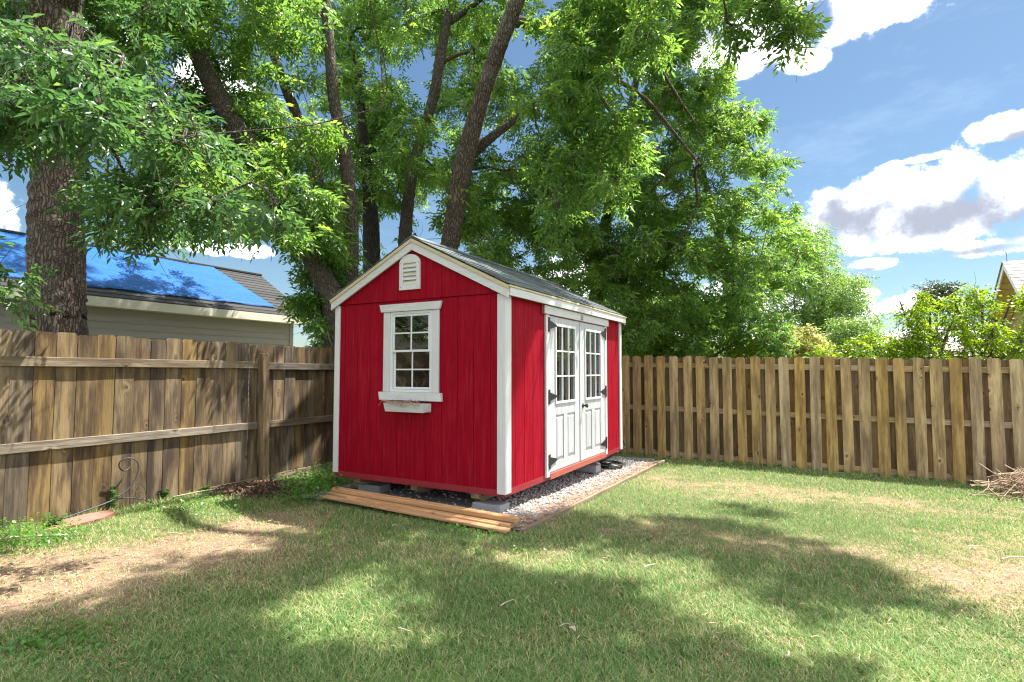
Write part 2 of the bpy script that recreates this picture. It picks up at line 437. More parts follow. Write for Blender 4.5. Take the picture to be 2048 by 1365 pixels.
M_door = paint('whitewashed_door', (0.49, 0.505, 0.52), 'z', 0.34, (0.36, 0.35, 0.33), 0.4, 0.6, 0.8, 0.5, (0.30, 0.31, 0.33))
M_vinyl = plain('window_vinyl', (0.62, 0.63, 0.64), 0.35, 0, 8, 0.05, 0.02)
M_black = plain('black_iron', (0.012, 0.013, 0.016), 0.5, 0.0, 60, 0.4, 0.2)
M_louv = paint('louver_paint', (0.62, 0.58, 0.48), 'y', 0.3, (0.42, 0.33, 0.18), 0.8, 0.6, 0.4)
M_dark = plain('dark_inside', (0.035, 0.03, 0.026), 0.9)
M_ply = wood('plywood', 'z', (0.46, 0.33, 0.18), (0.37, 0.25, 0.13), (0.33, 0.22, 0.12), 0.3, 0.0)
M_skid = wood('treated_skid', 'x', (0.30, 0.23, 0.13), (0.19, 0.13, 0.07), (0.10, 0.07, 0.045), 0.5)
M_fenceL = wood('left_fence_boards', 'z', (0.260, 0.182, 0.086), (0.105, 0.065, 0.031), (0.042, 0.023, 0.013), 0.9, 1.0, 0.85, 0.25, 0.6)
M_railL = wood('left_fence_rail_wood', 'x', (0.29, 0.235, 0.160), (0.13, 0.092, 0.056), (0.08, 0.055, 0.036), 0.4, 1.0, 0.85, 0.15, 0.7)
M_postL = wood('left_fence_post_wood', 'z', (0.27, 0.195, 0.095), (0.12, 0.078, 0.036), (0.06, 0.036, 0.02), 0.5, 1.0, 0.85, 0.1, 0.7)
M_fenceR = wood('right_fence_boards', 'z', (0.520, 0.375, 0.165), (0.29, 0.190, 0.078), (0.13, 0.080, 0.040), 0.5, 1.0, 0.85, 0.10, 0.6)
M_fenceRb = wood('right_fence_rear_boards', 'z', (0.200, 0.130, 0.060), (0.100, 0.060, 0.028), (0.05, 0.03, 0.016), 0.6, 1.0, 0.85, 0.2, 0.6)  # redder brown wood, darkened further for the shade behind the front boards
M_railR = wood('right_fence_rail_wood', 'x', (0.42, 0.31, 0.165), (0.24, 0.165, 0.085), (0.12, 0.08, 0.05), 0.4, 0.8, 0.85, 0.15, 0.6)
M_lumber = wood('new_lumber', 'y', (0.58, 0.290, 0.075), (0.38, 0.165, 0.036), (0.28, 0.11, 0.03), 0.3, 0.6, 0.7, 0.12, 0.4)
M_edge = wood('edging_wood', 'x', (0.36, 0.25, 0.14), (0.22, 0.14, 0.07), (0.13, 0.08, 0.05), 0.5, 0.5)
M_block = plain('concrete', (0.27, 0.275, 0.285), 0.9, 0, 55, 0.35, 0.7, 0.006)
M_hose = plain('hose_rubber', (0.020, 0.026, 0.022), 0.35, 0, 20, 0.3, 0.05)
M_iron = plain('hook_iron', (0.045, 0.060, 0.065), 0.5, 0.5, 90, 0.5, 0.4)
M_flag = plain('red_flagstone', (0.30, 0.12, 0.095), 0.85, 0, 9, 0.4, 0.6, 0.01)
M_twig = plain('dry_twig', (0.36, 0.26, 0.18), 0.85, 0, 30, 0.45, 0.4)
M_stick = plain('pale_stick', (0.42, 0.34, 0.25), 0.85, 0, 30, 0.4, 0.4)
M_deadleaf = plain('dead_leaf', (0.28, 0.12, 0.05), 0.8, 0, 20, 0.5, 0.3)
M_bark = barkmat('rough_bark', (0.185, 0.135, 0.105), (0.030, 0.022, 0.018), 1.25)
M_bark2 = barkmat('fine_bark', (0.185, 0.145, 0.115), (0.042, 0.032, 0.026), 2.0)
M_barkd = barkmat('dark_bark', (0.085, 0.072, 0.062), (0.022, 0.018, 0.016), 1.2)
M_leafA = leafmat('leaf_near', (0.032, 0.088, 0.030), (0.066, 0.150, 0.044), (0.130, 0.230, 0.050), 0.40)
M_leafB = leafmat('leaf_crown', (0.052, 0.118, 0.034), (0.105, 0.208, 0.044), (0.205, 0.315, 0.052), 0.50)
M_leafC = leafmat('leaf_background', (0.070, 0.140, 0.040), (0.125, 0.220, 0.055), (0.20, 0.30, 0.07), 0.48)
M_leafY = leafmat('leaf_shrub_light', (0.065, 0.130, 0.014), (0.120, 0.210, 0.020), (0.220, 0.300, 0.030), 0.48)
M_leafP = leafmat('leaf_pale_bush', (0.200, 0.230, 0.070), (0.300, 0.320, 0.110), (0.40, 0.40, 0.17), 0.4)
M_leafD = leafmat('leaf_pine', (0.020, 0.040, 0.018), (0.035, 0.060, 0.024), (0.07, 0.075, 0.03), 0.2)
M_weed = leafmat('weed_leaf', (0.045, 0.140, 0.022), (0.085, 0.210, 0.035), (0.170, 0.300, 0.060), 0.4)

def glassmat():
    n = material('window_glass')
    n.n.remove(n.b)
    tr = n.new('ShaderNodeBsdfTransparent'); tr.inputs[0].default_value = (0.82, 0.85, 0.84, 1)
    gl = n.new('ShaderNodeBsdfGlossy'); gl.inputs['Roughness'].default_value = 0.015
    lw = n.new('ShaderNodeLayerWeight'); lw.inputs[0].default_value = 0.5
    tc = n.new('ShaderNodeTexCoord')
    bp = n.bump(n.noise(tc.outputs['Object'], 3.5, 1), 0.06, 0.05); n.put(gl.inputs['Normal'], bp)
    f = n.mapr(lw.outputs['Fresnel'], 0.0, 1.0, 0.14, 1.0)
    mx = n.new('ShaderNodeMixShader'); n.put(mx.inputs[0], f)
    n.l.new(tr.outputs[0], mx.inputs[1]); n.l.new(gl.outputs[0], mx.inputs[2]); n.l.new(mx.outputs[0], n.out.inputs[0])
    return n.m
M_glass = glassmat()

def shinglemat(name, col, speck=0.5):
    n = material(name); co, rv, _ = objco(n)
    f = n.noise(co, 140, 3, 0.8); g = n.noise(co, 5, 3)
    c = n.mix(n.mapr(f, 0.35, 0.68), tuple(x*(1-speck) for x in col), tuple(x*(1+speck*0.9) for x in col))
    c = n.mix(n.mapr(g, 0.45, 0.7, 0, 0.4), c, tuple(x*0.6 for x in col))
    hs = n.new('ShaderNodeHueSaturation'); n.put(hs.inputs['Color'], c); n.put(hs.inputs['Value'], n.mapr(rv, 0, 1, 0.65, 1.3))
    n.put(n.b.inputs['Base Color'], hs.outputs[0]); n.b.inputs['Roughness'].default_value = 0.9
    n.put(n.b.inputs['Normal'], n.bump(f, 0.6, 0.003))
    return n.m
M_shingle = shinglemat('shed_shingle', (0.105, 0.125, 0.128))
M_shingleL = shinglemat('neighbour_shingle', (0.034, 0.034, 0.035))
M_shingleR = shinglemat('tan_house_shingle', (0.30, 0.285, 0.275), 0.3)

# ------------------------------------------------------------------ ground
def dryness(x, y):
    """0 green .. 1 bare and straw coloured"""
    x = np.asarray(x, float); y = np.asarray(y, float)
    def g(cx, cy, sx, sy, rot=0.0):
        dx, dy = x-cx, y-cy; a = dx*cos(rot)+dy*sin(rot); b = -dx*sin(rot)+dy*cos(rot)
        return np.exp(-(a/sx)**2 - (b/sy)**2)
    d = 1.0*g(-3.0, 4.05, 1.25, 0.62, 0.25) + 0.85*g(-3.3, 3.3, 1.1, 0.35, 0.2) + 0.75*g(-2.5, 4.9, 0.9, 0.5, 0.9)
    d += 1.0*g(3.7, 3.85, 1.2, 0.55, -0.3) + 0.38*g(5.1, 6.6, 1.6, 0.5, -0.45) + 0.30*g(2.6, 7.3, 1.5, 0.6, -0.4)
    d += 0.35*g(-0.4, 4.4, 0.9, 0.25) + 0.35*g(1.6, 4.9, 0.8, 0.5) + 0.5*g(4.6, 4.8, 1.0, 0.6)
    d += 0.55*g(3.2, 2.6, 0.7, 0.5) + 0.3*g(1.0, 2.9, 0.8, 0.3)
    nz = fbm(x, y, 1.6, 5)*0.5 + fbm(x, y, 8.0, 61)*0.5
    return np.clip(d * (-0.15 + 2.1*nz) + (nz-0.5)*0.8 + 0.06, 0, 1)
A0 = radians(29.0)
LD = np.array([sin(A0), cos(A0)]); WD = np.array([-cos(A0), sin(A0)])   # shed length and width directions
SC = np.array([-0.07, 5.52])                                            # near corner of the shed
def shed_xy(x, y):
    dx, dy = np.asarray(x)-SC[0], np.asarray(y)-SC[1]
    return dx*LD[0]+dy*LD[1], dx*WD[0]+dy*WD[1]
def s2w(a, b, z=0.0):
    return np.array([SC[0]+a*LD[0]+b*WD[0], SC[1]+a*LD[1]+b*WD[1], z])
def in_gravel(x, y):
    a, b = shed_xy(x, y)
    return (a > -0.42) & (a < 4.75) & (b > -0.40) & (b < 2.5)

def build_ground():
    def axis(lo, hi, fine0, fine1, st):
        v = list(np.arange(fine0, fine1, st)); s = st; p = fine1
        while p < hi: v.append(p); s *= 1.35; p += s
        v.append(hi); s = st; p = fine0 - st
        while p > lo: v.insert(0, p); s *= 1.35; p -= s
        v.insert(0, lo); return np.array(v)
    xs = axis(-400, 400, -7, 9, 0.06); ys = axis(-60, 900, 1.2, 12, 0.06)
    X, Y = np.meshgrid(xs, ys); Z = ghf(np.clip(X, 0, 12), np.clip(Y, 4, 14))
    near = np.exp(-np.maximum(0, np.hypot(X-0.5, Y-5)-9)/3)
    Z = Z + near*((fbm(X, Y, 1.2, 3)-0.5)*0.035 + (fbm(X, Y, 7, 9)-0.5)*0.012) - 0.012
    V = np.stack([X, Y, Z], -1).reshape(-1, 3); nx, ny = len(xs), len(ys)
    i = np.arange(nx*ny).reshape(ny, nx)
    Fq = np.stack([i[:-1, :-1], i[:-1, 1:], i[1:, 1:], i[1:, :-1]], -1).reshape(-1, 4)
    dr = dryness(V[:, 0], V[:, 1])
    n = material('lawn_soil'); d = attr(n, 'dry'); geo = n.new('ShaderNodeNewGeometry'); pos = geo.outputs['Position']
    f1 = n.noise(pos, 45, 5, 0.75); f2 = n.noise(pos, 9, 4, 0.6); f3 = n.noise(n.mapping(pos, (1, 0.35, 1)), 160, 3, 0.8)
    soil = n.mix(n.mapr(f1, 0.35, 0.65), (0.12, 0.070, 0.045), (0.31, 0.205, 0.140))
    straw = n.mix(n.mapr(f3, 0.4, 0.62), (0.15, 0.100, 0.055), (0.38, 0.290, 0.175))
    c = n.mix(n.mapr(f2, 0.42, 0.58), soil, straw)
    green = n.mix(n.mapr(f1, 0.4, 0.7), (0.075, 0.085, 0.030), (0.180, 0.180, 0.070))
    c = n.mix(n.mapr(n.math('ADD', d, n.math('MULTIPLY', n.math('SUBTRACT', f2, 0.5), 0.6)), 0.15, 0.5), green, c)
    n.put(n.b.inputs['Base Color'], c); n.b.inputs['Roughness'].default_value = 0.95
    n.put(n.b.inputs['Normal'], n.bump(n.math('ADD', f1, f3), 0.9, 0.012))
    g = npmesh('ground', V, Fq, n.m, attrs={'dry': dr}, smooth=True); g['kind'] = 'structure'
build_ground()

# fences, as lines on the ground
LF0 = np.array([-4.545, 4.9]); LFA = radians(27.0); LFD = np.array([sin(LFA), cos(LFA)])
RF0 = np.array([2.15, 10.5]); RFD = np.array([0.895, -0.446]); RFD = RFD/np.linalg.norm(RFD)
def lf_s(u):      # distance along the left fence of an image column
    k = (u - CX)/F / 1.0
    kk = k / cos(P) if False else k
    # X/Y along horizontal ray near horizon
    return (kk*LF0[1]-LF0[0])/(LFD[0]-kk*LFD[1])
def rf_s(u):
    k = (u - CX)/F
    return (k*RF0[1]-RF0[0])/(RFD[0]-k*RFD[1])

# ------------------------------------------------------------------ grass
def sunlit_keep(x, y): return np.ones(len(x), bool)
def build_grass():
    pts = []
    # uniform in the picture, then uniform on the ground, so that near blades are dense enough
    def tryadd(x, y, near):
        s_l = (x-LF0[0])*LFD[1] - (y-LF0[1])*LFD[0]            # right of the left fence is positive
        s_r = (x-RF0[0])*RFD[1] - (y-RF0[1])*RFD[0]
        inside = (s_l > 0.02) & (s_r > -0.02)
        a, b = shed_xy(x, y); gr = in_gravel(x, y)
        dr = dryness(x, y)
        keep = inside & ~gr & (R.random(len(x)) < np.clip(1.08 - 0.98*dr, 0.10, 1.0))
        # thin line of grass growing over the gravel edge
        edge = inside & gr & (b < -0.28) & (R.random(len(x)) < 0.10)
        k = keep | edge
        pts.append(np.stack([x[k], y[k], dr[k], np.full(k.sum(), near)], 1))
    n1 = 165000
    u = R.uniform(-60, 2110, n1); v = R.uniform(905, 1420, n1)
    d = np.stack([(u-CX)/F, cos(P)+(v-CY)/F*sin(P), sin(P)-(v-CY)/F*cos(P)], 1)
    t = CH/-d[:, 2]; tryadd(d[:, 0]*t, d[:, 1]*t, 1.0)
    n2 = 370000
    u = R.uniform(-60, 2110, n2); v = 890 + 530*R.random(n2)**1.5
    d = np.stack([(u-CX)/F, cos(P)+(v-CY)/F*sin(P), sin(P)-(v-CY)/F*cos(P)], 1)
    t = CH/-d[:, 2]; tryadd(d[:, 0]*t, d[:, 1]*t, 0.0)
    n3 = 60000; tryadd(R.uniform(-6, 8.5, n3), R.uniform(0.8, 10.5, n3), 0.0)
    A = np.concatenate(pts); m = len(A); x, y, dr = A[:, 0], A[:, 1], A[:, 2]
    # gather blades into tufts
    cell = 0.05; jx = (np.floor(x/cell)+0.5+ (vnoise(x, y, 23, 40)-0.5))*cell; jy = (np.floor(y/cell)+0.5+(vnoise(x, y, 23, 41)-0.5))*cell
    pull = R.uniform(0, 0.55, m); x = x+(jx-x)*pull; y = y+(jy-y)*pull
    dist = np.hypot(x, y)
    h = (0.020+0.026*R.random(m)**1.5) * (1-0.45*dr) * (0.75+0.6*fbm(x, y, 2.3, 15))
    tall = (np.abs((x-LF0[0])*LFD[1]-(y-LF0[1])*LFD[0]) < 0.35) | (np.abs((x-RF0[0])*RFD[1]-(y-RF0[1])*RFD[0]) < 0.28)
    h = np.where(tall & (R.random(m) < 0.5), h*1.9, h)
    w = (0.0014+0.0012*R.random(m)) * np.clip(dist/4.2, 1, 2.3)
    th = R.uniform(0, 2*pi, m); lean = R.uniform(0.3, 1.7, m)*h; dx, dy = np.cos(th), np.sin(th)
    ph = th + R.uniform(0.8, 2.3, m); sx, sy = np.cos(ph)*w, np.sin(ph)*w
    z = ghf(x, y) + (fbm(x, y, 1.2, 3)-0.5)*0.035 + (fbm(x, y, 7, 9)-0.5)*0.012 - 0.014
    tone = np.clip(0.5+(fbm(x, y, 1.1, 21)-0.5)*0.9+R.normal(0, 0.28, m), 0, 1)
    dry = (R.random(m) < np.clip(0.20+1.05*dr, 0, 0.97)).astype(float)*R.uniform(0.55, 1, m)
    near = dist < 5.0
    # near blades: five vertices, bent
    def build(sel, bent):
        X, Y, Z_, H, LX, LY, SX, SY = x[sel], y[sel], z[sel], h[sel], (dx*lean)[sel], (dy*lean)[sel], sx[sel], sy[sel]
        k = sel.sum(); ar = np.arange(k)[:, None]
        if bent:
            V = np.stack([np.stack([X-SX, Y-SY, Z_], 1), np.stack([X+SX, Y+SY, Z_], 1),
                          np.stack([X+SX*.8+LX*.35, Y+SY*.8+LY*.35, Z_+H*.6], 1), np.stack([X-SX*.8+LX*.35, Y-SY*.8+LY*.35, Z_+H*.6], 1),
                          np.stack([X+LX, Y+LY, Z_+H*.95], 1)], 1)
            Fq = np.concatenate([ar*5+np.array([[0, 1, 2]]), ar*5+np.array([[0, 2, 3]]), ar*5+np.array([[3, 2, 4]])])
            return V.reshape(-1, 3), Fq, 5
        V = np.stack([np.stack([X-SX, Y-SY, Z_], 1), np.stack([X+SX, Y+SY, Z_], 1), np.stack([X+LX*.8, Y+LY*.8, Z_+H], 1)], 1)
        return V.reshape(-1, 3), ar*3+np.array([[0, 1, 2]]), 3
    V1, F1, _ = build(near, True); V2, F2, _ = build(~near, False)
    V = np.concatenate([V1, V2]); Fq = np.concatenate([F1, F2+len(V1)])
    T = np.concatenate([np.repeat(tone[near], 5), np.repeat(tone[~near], 3)]); D = np.concatenate([np.repeat(dry[near], 5), np.repeat(dry[~near], 3)])
    n = material('grass_blades'); t = attr(n, 'tone'); dd = attr(n, 'dry')
    g = n.mix(t, (0.070, 0.172, 0.038), (0.200, 0.320, 0.080))
    s = n.mix(t, (0.320, 0.270, 0.120), (0.58, 0.510, 0.27))
    c = n.mix(dd, g, s); n.put(n.b.inputs['Base Color'], c); n.b.inputs['Roughness'].default_value = 0.55
    tr = n.new('ShaderNodeBsdfTranslucent'); hs = n.new('ShaderNodeHueSaturation'); n.put(hs.inputs['Color'], c); hs.inputs['Value'].default_value = 1.6
    n.put(tr.inputs[0], hs.outputs[0]); mx = n.new('ShaderNodeMixShader'); mx.inputs[0].default_value = 0.32
    n.l.new(n.b.outputs[0], mx.inputs[1]); n.l.new(tr.outputs[0], mx.inputs[2]); n.l.new(mx.outputs[0], n.out.inputs[0])
    o = npmesh('grass', V, Fq, n.m, attrs={'tone': T, 'dry': D})
    tag(o, 'patchy green and straw coloured lawn grass in front of the shed', 'grass', kind='stuff')
build_grass()

def build_gravel():
    a = np.concatenate([R.uniform(-0.42, 4.7, 4200), R.uniform(-0.4, 3.9, 1800)]); b = np.concatenate([R.uniform(-0.36, 0.45, 4200), R.uniform(0.3, 2.45, 1800)])
    fill = (fbm(a, b, 3.0, 60) > 0.34) | (b > 0.0) ; fill &= R.random(len(a)) < np.where(b < -0.17, 0.3, 1.0)
    a, b = a[fill], b[fill]; m = len(a)
    w = np.stack([SC[0]+a*LD[0]+b*WD[0], SC[1]+a*LD[1]+b*WD[1]], 1)
    t = (1+5**0.5)/2
    ico = np.array([(-1,t,0),(1,t,0),(-1,-t,0),(1,-t,0),(0,-1,t),(0,1,t),(0,-1,-t),(0,1,-t),(t,0,-1),(t,0,1),(-t,0,-1),(-t,0,1)], float)/sqrt(1+t*t)
    fc = np.array([(0,11,5),(0,5,1),(0,1,7),(0,7,10),(0,10,11),(1,5,9),(5,11,4),(11,10,2),(10,7,6),(7,1,8),(3,9,4),(3,4,2),(3,2,6),(3,6,8),(3,8,9),(4,9,5),(2,4,11),(6,2,10),(8,6,7),(9,8,1)])
    sz = R.uniform(0.008, 0.019, m)
    V = ico[None]*(1+R.normal(0, 0.16, (m, 12, 1)))
    V = V*(sz[:, None]*np.stack([np.ones(m), R.uniform(.6, 1, m), R.uniform(.45, .8, m)], 1))[:, None, :]
    th = R.uniform(0, 2*pi, m); c, s = np.cos(th), np.sin(th); tl = R.normal(0, .4, m)
    x = V[..., 0]*c[:, None]-V[..., 1]*s[:, None]; y = V[..., 0]*s[:, None]+V[..., 1]*c[:, None]; z = V[..., 2]+V[..., 0]*tl[:, None]
    zz = ghf(w[:, 0], w[:, 1]) + R.uniform(0.0, 0.018, m)
    V = np.stack([x+w[:, :1], y+w[:, 1:], z+zz[:, None]], -1).reshape(-1, 3)
    Fq = (fc[None]+(np.arange(m)*12)[:, None, None]).reshape(-1, 3)
    n = material('gravel_stone'); tt = attr(n, 'tone'); geo = n.new('ShaderNodeNewGeometry')
    c1 = n.mix(n.mapr(tt, 0.0, 0.55), (0.26, 0.255, 0.25), (0.52, 0.51, 0.50)); c1 = n.mix(n.mapr(tt, 0.92, 0.95), c1, (0.36, 0.21, 0.13))
    c1 = n.mix(n.mapr(n.noise(geo.outputs['Position'], 120, 3), .4, .7, 0, .4), c1, (0.2, 0.18, 0.17))
    n.put(n.b.inputs['Base Color'], c1); n.b.inputs['Roughness'].default_value = 0.8
    o = npmesh('gravel', V, Fq, n.m, attrs={'tone': np.repeat(R.random(m), 12)})
    tag(o, 'white and grey gravel bed under and beside the red shed', 'gravel', kind='stuff')
    # bed under the stones
    ms = plain('gravel_bed_soil', (0.21, 0.185, 0.165), 0.95, 0, 60, 0.6, 0.9, 0.01)
    q = [(-0.42, -0.40), (4.75, -0.40), (4.75, 2.5), (-0.42, 2.5)]; V = []; nx = 24; ny = 14
    for i in range(nx+1):
        for j in range(ny+1):
            aa = -0.42+5.17*i/nx; bb = -0.40+2.9*j/ny; p = s2w(aa, bb); V.append((p[0], p[1], float(ghf(p[0], p[1]))+0.006))
    Fq = [[i*(ny+1)+j, (i+1)*(ny+1)+j, (i+1)*(ny+1)+j+1, i*(ny+1)+j+1] for i in range(nx) for j in range(ny)]
    g = mk('gravel_bed', V, Fq, ms, smooth=True); g['kind'] = 'structure'
    # leaf and pine-straw litter over the outer strip
    m = 1900; a = R.uniform(-0.4, 4.7, m); b = -0.40+np.abs(R.normal(0, 0.13, m)); k = (b < 0.2); a, b = a[k], b[k]; m = len(a)
    px = SC[0]+a*LD[0]+b*WD[0]; py = SC[1]+a*LD[1]+b*WD[1]; pz = ghf(px, py)+R.uniform(0.014, 0.03, m)
    th = R.uniform(0, 2*pi, m); ln = R.uniform(0.015, 0.05, m); wd = R.uniform(0.001, 0.006, m)
    dx, dy = np.cos(th)*ln, np.sin(th)*ln; ex, ey = -np.sin(th)*wd, np.cos(th)*wd
    V = np.stack([np.stack([px-dx, py-dy, pz], 1), np.stack([px+ex, py+ey, pz+.004], 1), np.stack([px+dx, py+dy, pz+R.uniform(-.004, .01, m)], 1), np.stack([px-ex, py-ey, pz+.002], 1)], 1).reshape(-1, 3)
    Fq = np.arange(m*4).reshape(-1, 4)
    n = material('litter'); tt = attr(n, 'tone'); n.put(n.b.inputs['Base Color'], n.mix(tt, (0.16, 0.075, 0.04), (0.48, 0.30, 0.17))); n.b.inputs['Roughness'].default_value = 0.8
    o = npmesh('leaf_litter', V, Fq, n.m, attrs={'tone': np.repeat(R.random(m), 4)})
    tag(o, 'brown dead leaf and pine straw litter along the gravel edge', 'litter', kind='stuff')
build_gravel()

# litter and clippings over the bare patches of the lawn
def build_clippings():
    m = 22000; x = R.uniform(-4.6, 6.5, m); y = R.uniform(2.3, 7.5, m); dr = dryness(x, y); k = (R.random(m) < dr*1.1) & ~in_gravel(x, y)
    sl = (x-LF0[0])*LFD[1]-(y-LF0[1])*LFD[0]; k &= sl > 0.05
    x, y = x[k], y[k]; m = len(x); z = ghf(x, y)+(fbm(x, y, 1.2, 3)-0.5)*0.035+R.uniform(0.0, 0.02, m)
    th = R.uniform(0, 2*pi, m); ln = R.uniform(0.008, 0.035, m); wd = R.uniform(0.001, 0.005, m)
    dx, dy = np.cos(th)*ln, np.sin(th)*ln; ex, ey = -np.sin(th)*wd, np.cos(th)*wd; tz = R.uniform(-.006, .012, m)
    V = np.stack([np.stack([x-dx, y-dy, z], 1), np.stack([x+ex, y+ey, z+.004], 1), np.stack([x+dx, y+dy, z+tz], 1), np.stack([x-ex, y-ey, z+.003], 1)], 1).reshape(-1, 3)
    n = material('clippings'); tt = attr(n, 'tone'); n.put(n.b.inputs['Base Color'], n.mix(tt, (0.16, 0.080, 0.045), (0.50, 0.36, 0.23))); n.b.inputs['Roughness'].default_value = 0.8
    o = npmesh('dry_clippings', V, np.arange(m*4).reshape(-1, 4), n.m, attrs={'tone': np.repeat(R.random(m), 4)})
    tag(o, 'dry clippings and dead leaf bits on the bare lawn patches', 'litter', kind='stuff')
build_clippings()

# ------------------------------------------------------------------ the shed
SW, SL = 2.34, 3.69
shed = empty('garden_shed', tuple(s2w(0, 0, 0.0)), radians(61.0))
tag(shed, 'red wooden garden shed with white trim, gable window and double doors', 'shed')
def build_shed():
    B, ZB, ZT = 0.175, 0.175, 2.185
    # floor platform and inner box
    box('floor_frame', (0.005, SL-0.005), (0.005, SW-0.005), (0.150, 0.215), M_redx, shed)
    for yy in (0.38, 1.17, 2.02):
        V, Fs = prism_geo([(0.04, 0.15), (0.04, 0.095), (0.12, 0.055), (SL-0.12, 0.055), (SL-0.04, 0.095), (SL-0.04, 0.15)], yy-0.045, yy+0.045, 1)
        mk('skid', V, Fs, M_skid, shed)
    t = 0.03
    # ---- front wall with window opening
    WY0, WY1, WZ0, WZ1 = 0.905, 1.485, 1.150, 2.07
    fw = MB()
    fw.box((t, t+0.012), (0.02, WY0), (0.215, 2.30)); fw.box((t, t+0.012), (WY1, SW-0.02), (0.215, 2.30))
    fw.box((t, t+0.012), (WY0, WY1), (0.215, WZ0)); fw.box((t, t+0.012), (WY0, WY1), (WZ1, 2.30))
    wall = fw.build('wall', M_redx, shed); tag(wall, 'front gable wall')
    V, Fs = prism_geo([(0.02, 2.305), (SW-0.02, 2.305), (SW/2, 2.30+0.47*(SW/2))], t, t+0.012, 0); mk('gable_backing', V, Fs, M_redx, wall)
    ys = [1.19+0.2033*k for k in range(-7, 8)]; ys = [0.004]+[y for y in ys if 0.06 < y < SW-0.04]+[SW-0.004]
    g = 0.0019
    for a, b in zip(ys[:-1], ys[1:]):
        segs = [(ZB, ZT)]
        y0, y1 = a+g, b-g
        # cut round the window
        if y1 <= WY0 or y0 >= WY1: box('siding_board', (0.006, 0.022), (y0, y1), (ZB, ZT), M_red, wall, 0.003)
        else:
            if y0 < WY0-0.01: box('siding_board', (0.006, 0.022), (y0, WY0), (WZ0, WZ1), M_red, wall, 0.003)
            if y1 > WY1+0.01: box('siding_board', (0.006, 0.022), (WY1, y1), (WZ0, WZ1), M_red, wall, 0.003)
            box('siding_board', (0.006, 0.022), (y0, y1), (ZB, WZ0), M_red, wall, 0.003)
            box('siding_board', (0.006, 0.022), (y0, y1), (WZ1, ZT), M_red, wall, 0.003)
        rl = lambda y: 2.78 - 0.49*abs(y-1.17)
        pts = [(y0, ZT+0.004), (y1, ZT+0.004), (y1, rl(y1))]
        if y0 < 1.17 < y1: pts.append((1.17, rl(1.17)))
        pts.append((y0, rl(y0)))
        if min(rl(y0), rl(y1)) > ZT+0.01: prism('siding_board', pts, -0.006, 0.018, 0, M_red, wall)
    # ---- door side wall (y = 0)
    DX0, DX1, DZ0, DZ1 = 1.01, 2.90, 0.235, 2.05
    sw = MB()
    sw.box((0.045, DX0), (0.03, 0.042), (0.215, 2.25)); sw.box((DX1, SL-0.045), (0.03, 0.042), (0.215, 2.25)); sw.box((DX0, DX1), (0.03, 0.042), (DZ1, 2.25))
    w2 = sw.build('wall', M_redx, shed); tag(w2, 'door side wall')
    def side_boards(y0, y1, parent, top, x_lo=0.004, x_hi=SL-0.004, skip=None):
        xs = [x_lo]+[0.02+0.2033*k for k in range(1, 19)]+[x_hi]
        xs = [x for x in xs if x_lo <= x <= x_hi]
        for a, b in zip(xs[:-1], xs[1:]):
            if b-a < 0.02: continue
            a_, b_ = a+g, b-g
            if skip and a_ < skip[1] and b_ > skip[0]:
                if a_ < skip[0]-0.01: box('siding_board', (a_, skip[0]), (y0, y1), (ZB, top), M_red, parent, 0.003)
                if b_ > skip[1]+0.01: box('siding_board', (skip[1], b_), (y0, y1), (ZB, top), M_red, parent, 0.003)
                box('siding_board', (max(a_, skip[0]), min(b_, skip[1])), (y0, y1), (DZ1, top), M_red, parent, 0.003)
            else: box('siding_board', (a_, b_), (y0, y1), (ZB, top), M_red, parent, 0.003)
    side_boards(0.006, 0.022, w2, 2.235, skip=(DX0, DX1))
    # far walls
    w3m = MB(); w3m.box((0.045, SL-0.045), (SW-0.042, SW-0.03), (0.215, 2.25)); w3 = w3m.build('wall', M_redx, shed)
    side_boards(SW-0.022, SW-0.006, w3, 2.235)
    V, Fs = prism_geo([(0.03, 0.215), (SW-0.03, 0.215), (SW-0.03, 2.22), (SW/2, 2.78), (0.03, 2.22)], SL-0.042, SL-0.004, 0); mk('wall', V, Fs, M_red, shed)
    # ---- corner trims
    def trim(x, y, z): box('corner_trim', x, y, z, M_wz, shed, 0.003)
    zt = 2.178
    trim((-0.016, 0.005), (-0.016, 0.083), (0.178, zt)); trim((0.0055, 0.105), (-0.016, 0.005), (0.178, zt+0.01))
    trim((-0.016, 0.005), (SW-0.06, SW+0.016), (0.198, zt)); trim((0.0055, 0.09), (SW-0.005, SW+0.016), (0.198, zt))
    trim((SL-0.085, SL+0.012), (-0.016, 0.005), (0.178, zt+0.01)); trim((SL-0.085, SL+0.012), (SW-0.005, SW+0.016), (0.178, zt))
    # ---- roof
    roof = empty('roof', (0, 0, 0), 0, shed)
    RX0, RX1, yc, zr, sl = -0.045, SL+0.075, SW/2, 2.868, 0.497
    ye = -0.058; half = yc-ye
